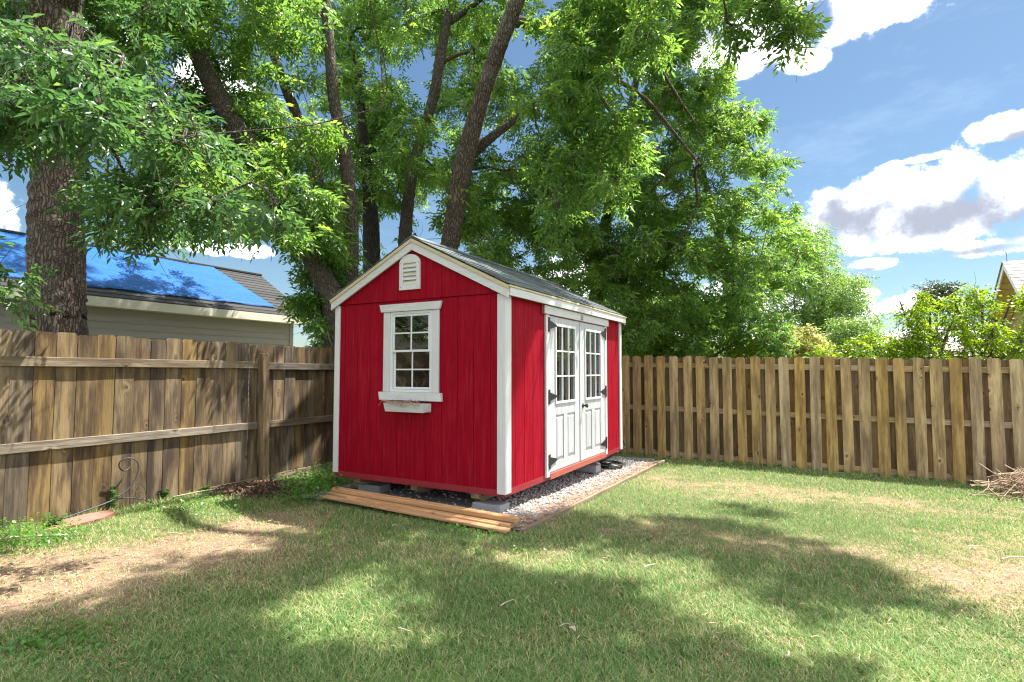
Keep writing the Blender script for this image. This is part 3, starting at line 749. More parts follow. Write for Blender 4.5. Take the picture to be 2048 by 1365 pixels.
    for sgn in (-1, 1):
        # deck
        def yz(d, h): return (yc+sgn*d, zr-sl*d+h)
        pts = [yz(0, 0), yz(half, 0), yz(half, -0.016), yz(0, -0.018)]
        V, Fs = prism_geo(pts if sgn < 0 else pts[::-1], RX0+0.002, RX1-0.002, 0); mk('deck', V, Fs, M_ply, roof)
        # rake: white board below, cream strip proud of it
        for (x0, x1, nm) in ((RX0, RX0+0.022, 'rake_board'), (RX1-0.022, RX1, 'rake_board')):
            pts = [yz(0.001, -0.042), yz(half, -0.042), yz(half, -0.128), yz(0.001, -0.128)]
            V, Fs = prism_geo(pts if sgn < 0 else pts[::-1], x0, x1, 0); mk(nm, V, Fs, M_wy, roof)
            e = -0.010 if x0 < 0 else 0.0
            pts = [yz(0.001, -0.002), yz(half+0.008, -0.002), yz(half+0.008, -0.040), yz(0.001, -0.040)]
            V, Fs = prism_geo(pts if sgn < 0 else pts[::-1], x0+e, x1+e+(0.01 if x0 > 0 else 0), 0); mk('drip_strip', V, Fs, M_cream, roof)
        # eave fascia
        y1 = yc+sgn*half; za = zr-sl*half
        ya, yb = sorted((y1, y1-sgn*(-0.018)*-1)) if False else sorted((y1, y1+sgn*0.018))
        box('fascia', (RX0+0.023, RX1-0.023), (ya, yb), (za-0.105, za-0.024), M_wx, roof, 0.002)
        box('drip_strip', (RX0, RX1), tuple(sorted((y1, y1+sgn*0.027))), (za-0.022, za-0.001), M_creamx, roof, 0.002)
        box('soffit', (RX0+0.023, RX1-0.023), tuple(sorted((y1-sgn*0.001, y1-sgn*0.075))), (za-0.10, za-0.09), M_redx, roof, 0.002)
    ang = atan(sl); ex = 0.135
    nrow = int(half/cos(ang)/ex)+1
    gv, gf = box_geo(0.163, 0.092, 0.0035, 0.0015)
    me = bpy.data.meshes.new('shingle'); me.from_pydata(gv, [], gf); me.materials.append(M_shingle)
    for sgn in (-1, 1):
        lowedge = half/cos(ang)+0.012
        for r_ in range(nrow):
            dd = lowedge-0.085-r_*ex
            if dd < 0.03: continue
            k = 0; x = RX0+0.155-(0.163 if r_ % 2 else 0)*0.9
            while x < RX1-0.05:
                xx = max(x, RX0+0.158); xx = min(xx, RX1-0.158)
                o = bpy.data.objects.new('shingle', me); h = 0.011+0.004*rnd.random()
                d = dd*cos(ang); o.location = (xx, yc+sgn*d, zr-sl*d+h+0.004)
                o.rotation_euler = (sgn*-(ang-0.045), 0, rnd.uniform(-.004, .004)); link(o, roof)
                x += 0.333
    # ridge caps
    cm = bpy.data.meshes.new('ridge_cap'); V, Fs = prism_geo([(-0.13, -0.061), (0, 0.004), (0.13, -0.061), (0.13, -0.053), (0, 0.013), (-0.13, -0.053)], -0.15, 0.15, 0)
    cm.from_pydata(V, [], Fs); cm.materials.append(M_shingle)
    x = RX0+0.15
    while x < RX1+0.05:
        o = bpy.data.objects.new('ridge_cap', cm); o.location = (min(x, RX1-0.15), yc, zr+0.026); o.rotation_euler = (0, -0.02, 0); link(o, roof); x += 0.14
    # ---- vent
    vent = empty('vent', (0, 0, 0), 0, shed)
    vy0, vy1, vz0 = 1.064, 1.352, 2.300; vc = (vy0+vy1)/2; hw = (vy1-vy0)/2
    arc = [(vc+hw*cos(a), 2.60+0.095*sin(a)) for a in np.linspace(0, pi, 13)]
    oy, oz0, oz1 = 0.092, 2.362, 2.600
    outer = [(vy0, vz0), (vy1, vz0)]+arc
    # frame made as ring: four pieces joined
    m = MB(); x0, x1 = -0.028, -0.0065
    V, Fs = prism_geo([(vy0, vz0), (vy1, vz0), (vy1, oz0), (vy0, oz0)], x0, x1, 0); m.add(V, Fs)
    V, Fs = prism_geo([(vy0, oz0), (vc-oy, oz0), (vc-oy, oz1), (vy0, oz1)], x0, x1, 0); m.add(V, Fs)
    V, Fs = prism_geo([(vc+oy, oz0), (vy1, oz0), (vy1, oz1), (vc+oy, oz1)], x0, x1, 0); m.add(V, Fs)
    V, Fs = prism_geo(arc, x0, x1, 0); m.add(V, Fs); m.build('vent_frame', M_wz, vent)
    box('backing', (-0.0055, -0.004), (vc-oy-.01, vc+oy+.01), (oz0-.01, oz1+.01), M_dark, vent, 0)
    for k in range(5):
        zc = oz0+0.018+k*0.0475
        V, Fs = box_geo(0.0015, oy, 0.026, 0.001); mk('louver', V, Fs, M_wy if k % 2 else M_louv, vent, (-0.0165, vc, zc+0.008), (0, radians(24), 0))
        box('louver_lip', (-0.0295, -0.0265), (vc-oy+.001, vc+oy-.001), (zc-0.020, zc-0.013), M_wy, vent, .0005)
    for (yy, zz) in ((vy0+.02, vz0+.03), (vy1-.02, vz0+.03), (vy0+.022, 2.60), (vy1-.022, 2.60)):
        box('screw', (-0.0305, -0.0275), (yy-.004, yy+.004), (zz-.004, zz+.004), M_black, vent, .001)
    # ---- window
    win = empty('window', (0, 0, 0), 0, shed)
    prism('head_casing', [(0.790, 2.064), (1.612, 2.064), (1.637, 2.148), (0.765, 2.148)], -0.032, -0.0065, 0, M_wy, win)
    prism('sill', [(0.762, 1.074), (1.622, 1.074), (1.636, 1.162), (0.770, 1.162)], -0.034, 0.004, 0, M_wy, win)
    box('side_casing', (-0.020, 0.004), (0.808, 0.901), (1.164, 2.062), M_wz, win, 0.003); box('side_casing', (-0.020, 0.004), (1.489, 1.583), (1.164, 2.062), M_wz, win, 0.003)
    m = MB(); y0, y1, z0, z1 = 0.903, 1.487, 1.164, 2.061
    for (a, b, c, d) in ((y0, y0+.028, z0, z1), (y1-.028, y1, z0, z1), (y0+.0285, y1-.0285, z0, z0+.03), (y0+.0285, y1-.0285, z1-.03, z1)): m.box((-0.012, 0.03), (a, b), (c, d), .002)
    m.build('window_frame', M_vinyl, win)
    def sash(za, zb, xo):
        fr = MB(); f = 0.024; ya, yb = y0+.03, y1-.03
        for (a, b, c, d) in ((ya, ya+f, za, zb), (yb-f, yb, za, zb), (ya+f, yb-f, za, za+f), (ya+f, yb-f, zb-f, zb)): fr.box((xo, xo+.022), (a, b), (c, d), .002)
        o = fr.build('sash', M_vinyl, win)
        ym, zm = (ya+yb)/2, (za+zb)/2
        box('muntin', (xo+.002, xo+.018), (ym-.008, ym+.008), (za+f, zb-f), M_vinyl, win, .002)
        box('muntin', (xo+.003, xo+.017), (ya+f, ym-.0085), (zm-.008, zm+.008), M_vinyl, win, .002); box('muntin', (xo+.003, xo+.017), (ym+.0085, yb-f), (zm-.008, zm+.008), M_vinyl, win, .002)
        for (a, b) in ((ya+f, ym-.0085), (ym+.0085, yb-f)):
            for (c, d) in ((za+f, zm-.0085), (zm+.0085, zb-f)): box('pane', (xo+.009, xo+.012), (a, b), (c, d), M_glass, win, 0)
    sash(1.608, 2.03, -0.006); sash(1.196, 1.632, 0.017)
    # planter under the sill
    pl = MB()
    pl.add(*prism_geo([(-0.150, 1.048), (-0.136, 1.048), (-0.118, 0.955), (-0.132, 0.955)], 0.905, 1.455, 1))
    pl.add(*prism_geo([(-0.1355, 1.048), (-0.024, 1.048), (-0.024, 0.965), (-0.118, 0.965)], 0.905, 0.918, 1)); pl.add(*prism_geo([(-0.1355, 1.048), (-0.024, 1.048), (-0.024, 0.965), (-0.118, 0.965)], 1.442, 1.455, 1))
    pl.box((-0.130, -0.024), (0.918, 1.442), (0.955, 0.967)); pl.box((-0.023, -0.006), (0.905, 1.455), (0.955, 1.048))
    for i, v in enumerate(pl.V):
        if v[2] < 1.0: pl.V[i] = (v[0], v[1]+(0.006 if v[1] < 1.1 else -0.012), v[2])
    pl.build('flower_box', M_wy, shed)
    # ---- doors
    box('header_board', (0.855, 3.02), (-0.040, -0.020), (2.052, 2.150), M_wx, shed, .003)
    box('header_backing', (0.82, 3.03), (-0.019, 0.005), (2.045, 2.175), M_redx, shed, .003)
    box('name_plate', (1.925, 2.005), (-0.0435, -0.0405), (2.062, 2.126), M_black, shed, .001)
    Mpl = plain('plate_lettering', (0.75, 0.78, 0.78), 0.5)
    # two rows of small raised marks on the plate
    for (xa, xb, za, zb) in ((1.935, 1.995, 2.116, 2.120), (1.935, 1.939, 2.096, 2.112), (1.939, 1.951, 2.108, 2.112), (1.939, 1.951, 2.096, 2.100), (1.956, 1.960, 2.096, 2.112), (1.9605, 1.970, 2.102, 2.106), (1.975, 1.979, 2.096, 2.112), (1.9795, 1.992, 2.108, 2.112),
                              (1.935, 1.947, 2.072, 2.076), (1.935, 1.939, 2.0765, 2.088), (1.943, 1.947, 2.0765, 2.088), (1.953, 1.957, 2.072, 2.088), (1.962, 1.978, 2.078, 2.082), (1.984, 1.996, 2.070, 2.088)):
        box('plate_mark', (xa, xb), (-0.0445, -0.0436), (za, zb), Mpl, shed, 0)
    box('jamb_trim', (0.918, 1.005), (-0.022, 0.005), (0.188, 2.050), M_wz, shed, .003); box('jamb_trim', (2.905, 2.985), (-0.022, 0.005), (0.188, 2.050), M_wz, shed, .003)
    box('threshold', (1.006, 2.904), (-0.028, 0.03), (0.155, 0.226), paint('faded_red_sill', (0.36, 0.085, 0.06), 'x', 0.3, (0.35, 0.12, 0.09), 0.5, 0.6, 0.4), shed, .003)
    def door(x0, x1, mirror):
        d = empty('door', (0, 0, 0), 0, shed); w = x1-x0; ya, yb = -0.014, 0.024; z0, z1 = 0.232, 2.042
        wx0, wx1 = x0+0.185, x1-0.185; wz0, wz1 = 1.035, 1.935
        m = MB(); m.box((x0, wx0), (ya, yb), (z0, z1), .003); m.box((wx1, x1), (ya, yb), (z0, z1), .003)
        m.box((wx0+.0005, wx1-.0005), (ya+.001, yb), (wz1, z1-.001), .003); m.box((wx0+.0005, wx1-.0005), (ya+.001, yb), (0.875, wz0), .003)
        m.box((wx0+.0005, wx1-.0005), (ya+.001, yb), (z0+.001, 0.335), .003); xm = (wx0+wx1)/2
        m.box((xm-.055, xm+.055), (ya+.001, yb), (0.3355, 0.8745), .003); m.box((wx0, wx1), (ya+.014, yb-.004), (0.33, 0.88), .001)
        m.build('leaf', M_door, d)
        for (a, b) in ((wx0+.008, xm-.063), (xm+.063, wx1-.008)):
            V, Fs = box_geo((b-a)/2, .009, .262, .001)
            hx, hz = (b-a)/2, .262; V = [(-hx,.008,-hz),(hx,.008,-hz),(hx,.008,hz),(-hx,.008,hz),(-hx+.03,-.007,-hz+.04),(hx-.03,-.007,-hz+.04),(hx-.03,-.007,hz-.04),(-hx+.03,-.007,hz-.04)]
            Fs = [[0,1,5,4],[1,2,6,5],[2,3,7,6],[3,0,4,7],[4,5,6,7],[3,2,1,0]]
            mk('raised_panel', V, Fs, M_door, d, ((a+b)/2, -0.006, 0.605))
        f = MB(); q = .026
        for (a, b, c, e) in ((wx0-q, wx0+.004, wz0-q, wz1+q), (wx1-.004, wx1+q, wz0-q, wz1+q), (wx0+.0045, wx1-.0045, wz0-q, wz0+.004), (wx0+.0045, wx1-.0045, wz1-.004, wz1+q)): f.box((a, b), (-0.026, -0.0145), (c, e), .003)
        f.build('glazing_frame', M_vinyl, d)
        W3 = (wx1-wx0)/3; H3 = (wz1-wz0)/3
        for k in (1, 2): box('muntin', (wx0+W3*k-.009, wx0+W3*k+.009), (-0.022, -0.002), (wz0+.0045, wz1-.0045), M_vinyl, d, .003)
        for k in (1, 2):
            for j in range(3): box('muntin', (wx0+W3*j+(.0095 if j else .0045), wx0+W3*(j+1)-(.0095 if j < 2 else .0045)), (-0.021, -0.003), (wz0+H3*k-.009, wz0+H3*k+.009), M_vinyl, d, .003)
        for i in range(3):
            for j in range(3): box('pane', (wx0+W3*i+.006, wx0+W3*(i+1)-.006), (0.002, 0.005), (wz0+H3*j+.006, wz0+H3*(j+1)-.006), M_glass, d, 0)
        # hinges: upright strap on the jamb, triangular leaf on the door
        for zc in ((0.36, 1.10, 1.935)):
            hx = x0 if not mirror else x1; s = 1 if not mirror else -1
            h = MB(); h.box(tuple(sorted((hx-s*0.045, hx+s*0.0))), (-0.030, -0.0225), (zc-.085, zc+.085), .002)
            tri = [(hx+s*.001, zc-.05), (hx+s*.19, zc-.010), (hx+s*.19, zc+.010), (hx+s*.001, zc+.05)]
            h.add(*prism_geo(tri if s > 0 else tri[::-1], -0.0275, -0.0145, 1)); h.build('hinge', M_black, d)
        if mirror:
            kx = x0+0.085; kz = 0.945
            V, Fq, n_, sg = tube_geo([(kx, -0.0145, kz), (kx, -0.022, kz), (kx, -0.022, kz), (kx, -0.05, kz), (kx, -0.056, kz), (kx, -0.082, kz), (kx, -0.088, kz)], [.030, .030, .011, .011, .026, .028, .014], 14)
            Fq = list(Fq); Fq.append([(n_-1)*sg+j for j in range(sg)]); mk('knob', V, Fq, M_black, d, smooth=True)
            box('astragal', (x0-0.028, x0+0.012), (-0.0245, -0.0145), (z0+.01, z1-.01), M_door, d, .003)
        return d
    door(1.008, 1.952, False); door(1.957, 2.902, True)
    # ---- inside
    box('floor', (0.05, SL-0.05), (0.05, SW-0.05), (0.216, 0.230), M_ply, shed)
build_shed()

def world_tag(name, V, Fs, mat, label, cat, **k): return tag(mk(name, V, Fs, mat), label, cat, **k)
def in_shed_frame(name, loc, label, cat, group=None, rz=0.0):
    """Empty placed in the shed's coordinates"""
    p = s2w(loc[0], loc[1], loc[2]); return tag(empty(name, tuple(p), radians(61.0)+rz), label, cat, group)

# plywood sheets stored inside
def leaning(name, x, y, z, mat, label, rz=0.0):
    V, Fs = box_geo((x[1]-x[0])/2, (y[1]-y[0])/2, (z[1]-z[0])/2, .002)
    p = s2w((x[0]+x[1])/2, (y[0]+y[1])/2, (z[0]+z[1])/2); o = mk(name, V, Fs, mat, None, tuple(p), (0, radians(-2), radians(61)+rz)); tag(o, label, 'panel'); return o
leaning('plywood_sheet', (0.085, 0.10), (0.45, 1.22), (0.232, 1.62), M_ply, 'tan plywood sheet standing inside the shed behind the lower window panes')
# things on shelves seen through the glass
sh = in_shed_frame('shelf_unit', (2.2, 1.95, 0.23), 'dark wooden shelf unit inside the shed seen through door glass', 'shelf')
for k in range(4): box('shelf', (-1.2, 1.2), (-0.25, 0.25), (0.3+0.45*k, 0.325+0.45*k), M_skid, sh)
for xx in (-1.19, 0.0, 1.17): box('upright', (xx, xx+.03), (-0.24, 0.24), (0.0, 0.2995), M_skid, sh); box('upright', (xx, xx+.03), (0.252, 0.28), (0.0, 1.8), M_skid, sh)

# dried stems in the flower box
def dried():
    e = in_shed_frame('dried_plant', (-0.08, 1.12, 0.968), 'dead brown trailing plant in the white flower box', 'plant')
    m = MB(); r = random.Random(3)
    for k in range(26):
        y0 = r.uniform(-0.17, 0.28); z0 = 0.03
        if k < 3: pts = [(r.uniform(-.01, .01), y0, z0), (0.0, y0+r.uniform(-.02, .02), 0.10), (0.0, y0+r.uniform(-.05, .05), r.uniform(.13, .2))]
        else: pts = [(r.uniform(-.02, .02), y0, z0), (-0.04, y0+r.uniform(-.06, .06), 0.095), (-0.078, y0+r.uniform(-.15, .15), 0.09+r.uniform(-.01, .02)), (-0.088, y0+r.uniform(-.2, .2), r.uniform(.02, .09))]
        V, Fq, _, _ = tube_geo(spline(pts, 3), r.uniform(.0012, .0022), 4); m.add(V, Fq)
    m.build('stems', M_twig, e); m = MB()
    for k in range(60):
        c = np.array([r.uniform(-.085, -.02), r.gauss(0.02, .12), r.uniform(.06, .12)]); a = np.array([r.gauss(0, 1) for _ in range(3)]); a /= np.linalg.norm(a); b = np.cross(a, [.3, .5, .8]); b /= np.linalg.norm(b)
        s_ = r.uniform(.008, .02); m.add([c-a*s_, c+b*s_*.6, c+a*s_, c-b*s_*.6], [[0, 1, 2, 3]])
    m.build('dead_leaves', M_deadleaf, e)
dried()

# concrete blocks under the skids
def blocks():
    spots = [((0.03, 0.24, 0), 'grey concrete block under the near front corner of the shed'), ((0.16, 1.95, 0), 'grey concrete block under the left front skid, deep in shade'),
             ((2.70, 0.22, 0), 'grey concrete block under the shed beside the far door jamb'), ((3.35, 2.02, 0), None), ((1.9, 1.17, 0), None)]
    gv, gf = box_geo(0.10, 0.165, 0.05, .005); me = bpy.data.meshes.new('concrete_block'); me.from_pydata(gv, [], gf); me.materials.append(M_block)
    for (p, lab) in spots:
        if lab is None: continue
        w = s2w(p[0]+0.10, p[1], 0.0); z = 0.002
        o = bpy.data.objects.new('concrete_block', me); o.location = (w[0], w[1], z); o.rotation_euler = (0, 0, radians(61+rnd.uniform(-3, 3))); link(o); tag(o, lab, 'block', 'concrete blocks the shed rests on')
blocks()

# lumber in front of the shed
def lumber():
    data = [ # name-label, x centre near/far, z, halfwidth, half thickness, y0,y1
        ('upper orange board of the lumber stack lying before the shed', -0.385, 0.070, 0.042, 0.021, -0.37, 2.05, -3.2),
        ('lower orange board under the stacked one before the shed', -0.415, 0.024, 0.052, 0.021, -0.33, 2.08, -3.3),
        ('thin split orange board between the stack and the outer board', -0.480, 0.030, 0.016, 0.010, -0.22, 1.75, -3.5),
        ('wide yellow board lying outermost on the grass before the shed', -0.532, 0.014, 0.042, 0.012, -0.36, 2.08, -3.8)]
    for (lab, xc, z, hw, ht, y0, y1, rz) in data:
        V, Fs = box_geo(hw, (y1-y0)/2, ht, .004)
        w = s2w(xc+(0.045 if True else 0), (y0+y1)/2); o = mk('lumber_board', V, Fs, M_lumber, None, (w[0], w[1], z+0.006), (0, 0, radians(61+rz))); tag(o, lab, 'board', 'lumber boards on the grass before the shed')
lumber()
# edging along the gravel
V, Fs = box_geo(2.55, .017, .03, .004); w = s2w(2.12, -0.42)
o = mk('edging_board', V, Fs, M_edge, None, (w[0], w[1], -0.076), (0, radians(1.2), radians(61))); tag(o, 'low brown edging board between gravel and lawn', 'edging')
V, Fs = box_geo(0.25, .05, .018, .006); w = s2w(4.65, 0.0)
o = mk('flat_stone_kerb', V, Fs, M_block, None, (w[0], w[1], float(ghf(w[0], w[1]))+0.012), (0, 0, radians(-22))); tag(o, 'pale flat stone strip at the far end of the gravel', 'stone')
# hose coil
def hose():
    pts = []
    for k in range(100):
        a = k/100*2*pi*3.4; r_ = 0.23+0.02*sin(a*0.7); w = s2w(3.50+r_*cos(a)*0.95, 0.10+r_*sin(a)*0.7); pts.append((w[0], w[1], float(ghf(w[0], w[1]))+0.03+0.011*k/20+0.012*sin(a*1.3)))
    w = s2w(3.86, -0.02); w2 = s2w(3.93, 0.12); w3 = s2w(3.80, 0.22)
    pts += [(w[0], w[1], .18), (w2[0], w2[1], .42), (w3[0], w3[1], .60)]
    tag(tube('garden_hose', pts, .012, M_hose, seg=8), 'black garden hose coiled on the gravel at the far shed corner', 'hose')
hose()

# ------------------------------------------------------------------ left fence
def picket_geo(w, h, t, dog=0.03):
    hw = w/2; return prism_geo([(-hw, 0), (hw, 0), (hw, h-dog), (hw-dog, h), (-hw+dog, h), (-hw, h-dog)], -t/2, t/2, 1)
def build_left_fence():
    f = empty('left_fence', (LF0[0], LF0[1], 0), pi/2-LFA)     # local x runs along the fence, local y points away from the yard
    tag(f, 'weathered brown privacy fence of wide close boards left of the shed', 'fence')
    e1 = [-72, 60, 198, 325, 450, 568, 675, 785, 880, 970, 1065, 1150, 1235, 1315, 1390, 1460]
    u1 = [e/2.926 for e in e1]; s1 = [lf_s(u) for u in u1]
    s = s1[0]; pre = []
    while s > -4.6: pre.append(s); s -= 0.165
    s1 = pre[::-1][:-1]+s1
    u2 = [480+e/4.264 for e in (190, 283, 378, 470, 555, 643, 725, 800)]; s2 = [lf_s(u) for u in u2]
    s = s2[-1]
    while s < 8.0: s += 0.185; s2.append(s)
    r = random.Random(5)
    def pick(a, b, top):
        w = b-a-0.004-(0.005 if r.random() < 0.25 else 0); xm = (a+b)/2; g = float(ghf(*(LF0+LFD*xm)))
        V, Fs = picket_geo(w, top-(g-0.02)+r.uniform(-.012, .012), 0.017, 0.022)
        o = mk('board', V, Fs, M_fenceL, f, (xm, r.uniform(-.002, .003), g-0.02), (r.uniform(-.004, .004), r.uniform(-.0035, .0035), r.uniform(-.01, .01)))
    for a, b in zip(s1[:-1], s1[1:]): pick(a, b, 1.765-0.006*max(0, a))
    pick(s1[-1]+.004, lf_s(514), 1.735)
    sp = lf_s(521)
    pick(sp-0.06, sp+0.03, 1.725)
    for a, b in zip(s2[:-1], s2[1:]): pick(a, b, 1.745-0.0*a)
    # rails on this side
    def rail(xa, xb, za, zb, th=.038):
        L_ = xb-xa; V, Fs = box_geo(sqrt(L_**2+(zb-za)**2)/2, th/2, .045, .004); mk('rail', V, Fs, M_railL, f, ((xa+xb)/2, -.0095-th/2-.001, (za+zb)/2), (0, -atan2(zb-za, L_), 0))
    rail(-4.7, sp-0.055, 1.505, 1.475); rail(-4.7, sp-0.055, .735, .690); rail(sp+0.056, 8.0, 1.462, 1.44); rail(sp+0.056, 8.0, .690, .66)
    # posts
    def post(x, z1, tilt=0.0, w=.048, dy=-.098):
        V, Fs = box_geo(w, w, (z1+0.35)/2, .005); mk('post', V, Fs, M_postL, f, (x, dy, (z1-0.35)/2), (0, tilt, 0))
    post(sp+0.0, 1.625, radians(-1.6)); post(-2.35, 1.60); post(-4.75, 1.6)
    # rot board at the base
    V, Fs = box_geo(1.1, .012, .05, .003); mk('kick_board', V, Fs, M_railL, f, (3.1, -.03, -.03), (0, radians(-.5), 0))
build_left_fence()

# ------------------------------------------------------------------ right fence
def build_right_fence():
    ang = atan2(RFD[1], RFD[0]); f = empty('right_fence', (RF0[0], RF0[1], 0), ang)
    tag(f, 'sunlit tan shadowbox fence with spaced boards along the right of the yard', 'fence')
    cs = [27, 85, 143, 208, 273, 342, 408, 474, 541, 613, 686, 757, 831, 906, 982, 1063, 1144, 1230, 1322, 1411, 1507, 1597, 1693, 1794, 1894, 2006]
    ss = [rf_s(1240+c/2.535) for c in cs]
    while ss[-1] < 8.6: ss.append(ss[-1]+0.228)
    s = ss[0]
    while s > -3.2: s -= 0.235; ss.insert(0, s)
    r = random.Random(9)
    gz = lambda s: float(ghf(*(RF0+RFD*s)))
    top = lambda s: 1.675 - 0.0195*s
    for i, s in enumerate(ss):
        w = 0.150+r.uniform(-.006, .006); g = gz(s)
        V, Fs = picket_geo(w, top(s)+r.uniform(-.012, .012)-(g-.03), .017, .026)
        mk('front_board', V, Fs, M_fenceR, f, (s, -0.030+r.uniform(-.003, .003), g-.03+r.uniform(0, .02)), (r.uniform(-.006, .006), r.uniform(-.006, .006), r.uniform(-.015, .015)))
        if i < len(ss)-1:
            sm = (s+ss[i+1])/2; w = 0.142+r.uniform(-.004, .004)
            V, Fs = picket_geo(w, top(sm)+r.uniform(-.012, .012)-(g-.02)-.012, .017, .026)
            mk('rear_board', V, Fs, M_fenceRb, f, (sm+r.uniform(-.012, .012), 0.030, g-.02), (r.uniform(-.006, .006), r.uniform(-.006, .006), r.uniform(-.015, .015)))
    for zz in (-.16, -.95, -1.745):
        seg = [-3.2, -0.6, 1.85, 4.3, 6.75, 9.0]
        for a, b in zip(seg[:-1], seg[1:]):
            za, zb = top(a)+zz, top(b)+zz
            if zz < -1.5: za, zb = gz(a)+.06, gz(b)+.06
            V, Fs = box_geo((b-a)/2-.002, .019, .044, .004); mk('rail', V, Fs, M_railR, f, ((a+b)/2, 0.0, (za+zb)/2), (0, -atan2(zb-za, b-a), 0))
    for a in (-3.2, -0.6, 1.85, 4.3, 6.75, 9.0):
        V, Fs = box_geo(.044, .044, (top(a)-.1+.6)/2, .004); mk('post', V, Fs, M_railR, f, (a, .085, (top(a)-.1-.6)/2), (0, pi*0, 0))
build_right_fence()

# ------------------------------------------------------------------ houses
def lap_siding(name, parent, x0, x1, z0, z1, y, pitch, mat, n=None):
    """lap siding on a wall whose face looks to -y"""
    z = z0
    k = 0
    while z < z1-0.01:
        zt = min(z+pitch, z1)
        V = [(x0, y-.026, z), (x1, y-.026, z), (x1, y-.004, zt+.002), (x0, y-.004, zt+.002), (x0, y, z+.012), (x1, y, z+.012)]
        mk('siding_board', V, [[0, 1, 2, 3], [4, 5, 1, 0]], mat, parent); z = zt; k += 1
def build_left_house():
    # local x along the eave (same direction as the shed), local y away from the yard
    h = empty('neighbour_house', (-8.2, 11.3, 0), radians(61.0)); tag(h, 'low taupe neighbour house with a blue tarp over its shingle roof', 'house')
    xa, xb = -15.0, 5.0; ez = 2.90; Rr, rise = 2.25, 1.42; oh = .35
    msid = paint('taupe_siding', (0.30, 0.275, 0.250), 'x', 0.05, (0.28, 0.24, 0.2), 0.2, 0.6, 0.1)
    mwall = plain('house_wall_core', (0.30, 0.26, 0.23), 0.8)
    V = [(xa, oh, -.4), (xb-.3, oh, -.4), (xb-.3, 2*Rr-oh, -.4), (xa, 2*Rr-oh, -.4), (xa, oh, ez), (xb-.3, oh, ez), (xb-.3, 2*Rr-oh, ez), (xa, 2*Rr-oh, ez), (xa, Rr, ez+rise-.1), (xb-.3, Rr, ez+rise-.1)]
    mk('wall', V, [[0, 1, 5, 4], [1, 2, 6, 9, 5], [2, 3, 7, 6], [3, 0, 4, 8, 7]], mwall, h)
    lap_siding('siding', h, xa, xb-.29, 0.3, ez, oh-.003, 0.152, msid)
    box('corner_board', (xb-.40, xb-.275), (oh-.035, oh-.0175), (-.3, ez-.1), msid, h)
    roof = empty('roof', (0, 0, 0), 0, h); mw = paint('fascia_white', (0.62, 0.58, 0.50), 'x', 0.08, (0.4, 0.36, 0.3), 0.4, 0.6, 0.15)
    sl = rise/Rr
    V = [(xa, 0, ez), (xb, 0, ez), (xb, Rr, ez+rise), (xa, Rr, ez+rise), (xa, 2*Rr, ez), (xb, 2*Rr, ez), (xa, 0, ez-.05), (xb, 0, ez-.05), (xb, Rr, ez+rise-.05), (xb, 2*Rr, ez-.05), (xa, 2*Rr, ez-.05), (xa, Rr, ez+rise-.05)]
    mk('deck', V, [[0, 1, 2, 3], [3, 2, 5, 4], [0, 6, 7, 1], [1, 7, 8, 2], [2, 8, 9, 5], [7, 6, 11, 8], [8, 11, 10, 9]], M_shingleL, roof)
    box('fascia', (xa, xb), (-.03, -.002), (ez-.20, ez-.01), mw, h); box('soffit', (xa, xb-.02), (0, oh), (ez-.19, ez-.17), mw, h)
    V, Fs = prism_geo([(-.0, ez-.19), (Rr, ez+rise-.17), (2*Rr, ez-.19), (2*Rr, ez-.03), (Rr, ez+rise-.01), (0, ez-.03)], xb+.002, xb+.03, 0); mk('rake_board', V, Fs, mw, roof)
    # shingle courses, each a real step
    cr = sqrt(Rr*Rr+rise*rise)/15; nc = 15; a = atan(sl)
    for k in range(nc):
        d0 = k*cr; y0 = d0*cos(a)-.02; z0 = ez+d0*sin(a)+.004; y1 = (d0+cr+.02)*cos(a); z1 = ez+(d0+cr+.02)*sin(a)+.006
        V = [(xa, y0, z0+.012), (xb+.03, y0, z0+.012), (xb+.03, y1, z1), (xa, y1, z1), (xa, y0, z0-.01), (xb+.03, y0, z0-.01)]
        mk('shingle_course', V, [[0, 1, 2, 3], [4, 5, 1, 0]], M_shingleL, roof)
    box('ridge_cap', (xa, xb+.03), (Rr-.12, Rr+.12), (ez+rise-.03, ez+rise+.035), M_shingleL, roof, .03)
    # blue tarp with its own slack and folds
    n = material('blue_tarp'); tc = n.new('ShaderNodeTexCoord'); co = tc.outputs['Object']
    w = n.noise(n.mapping(co, (0.5, 2, 2)), 3, 4, .6); n.put(n.b.inputs['Base Color'], n.mix(w, (0.004, 0.065, 0.235), (0.010, 0.105, 0.33)))
    n.b.inputs['Roughness'].default_value = .6; n.b.inputs['Specular IOR Level'].default_value = .2; n.put(n.b.inputs['Normal'], n.bump(n.math('ADD', w, n.noise(n.mapping(co, (6, 1, 1)), 4, 3)), .6, .05))
    nx, ny = 60, 14; V = []
    for j in range(ny+1):
        tt = j/ny
        for i in range(nx+1):
            xe = 3.42+(1-tt)*0.68
            x = -6.5+(xe+6.5)*i/nx; d = 0.28+(Rr-.28)*tt; V.append((x, d, ez+d*sl+.045+.010*sin(x*5+tt*4)+.008*rnd.random()))
    Fs = [[j*(nx+1)+i, j*(nx+1)+i+1, (j+1)*(nx+1)+i+1, (j+1)*(nx+1)+i] for j in range(ny) for i in range(nx)]
    tp = mk('roof_tarp', V, Fs, n.m, smooth=True); tp.location = h.location; tp.rotation_euler = h.rotation_euler
    md = tp.modifiers.new('thickness', 'SOLIDIFY'); md.thickness = .004
    tag(tp, 'bright blue tarp stretched over the neighbour house roof', 'tarp')
build_left_house()

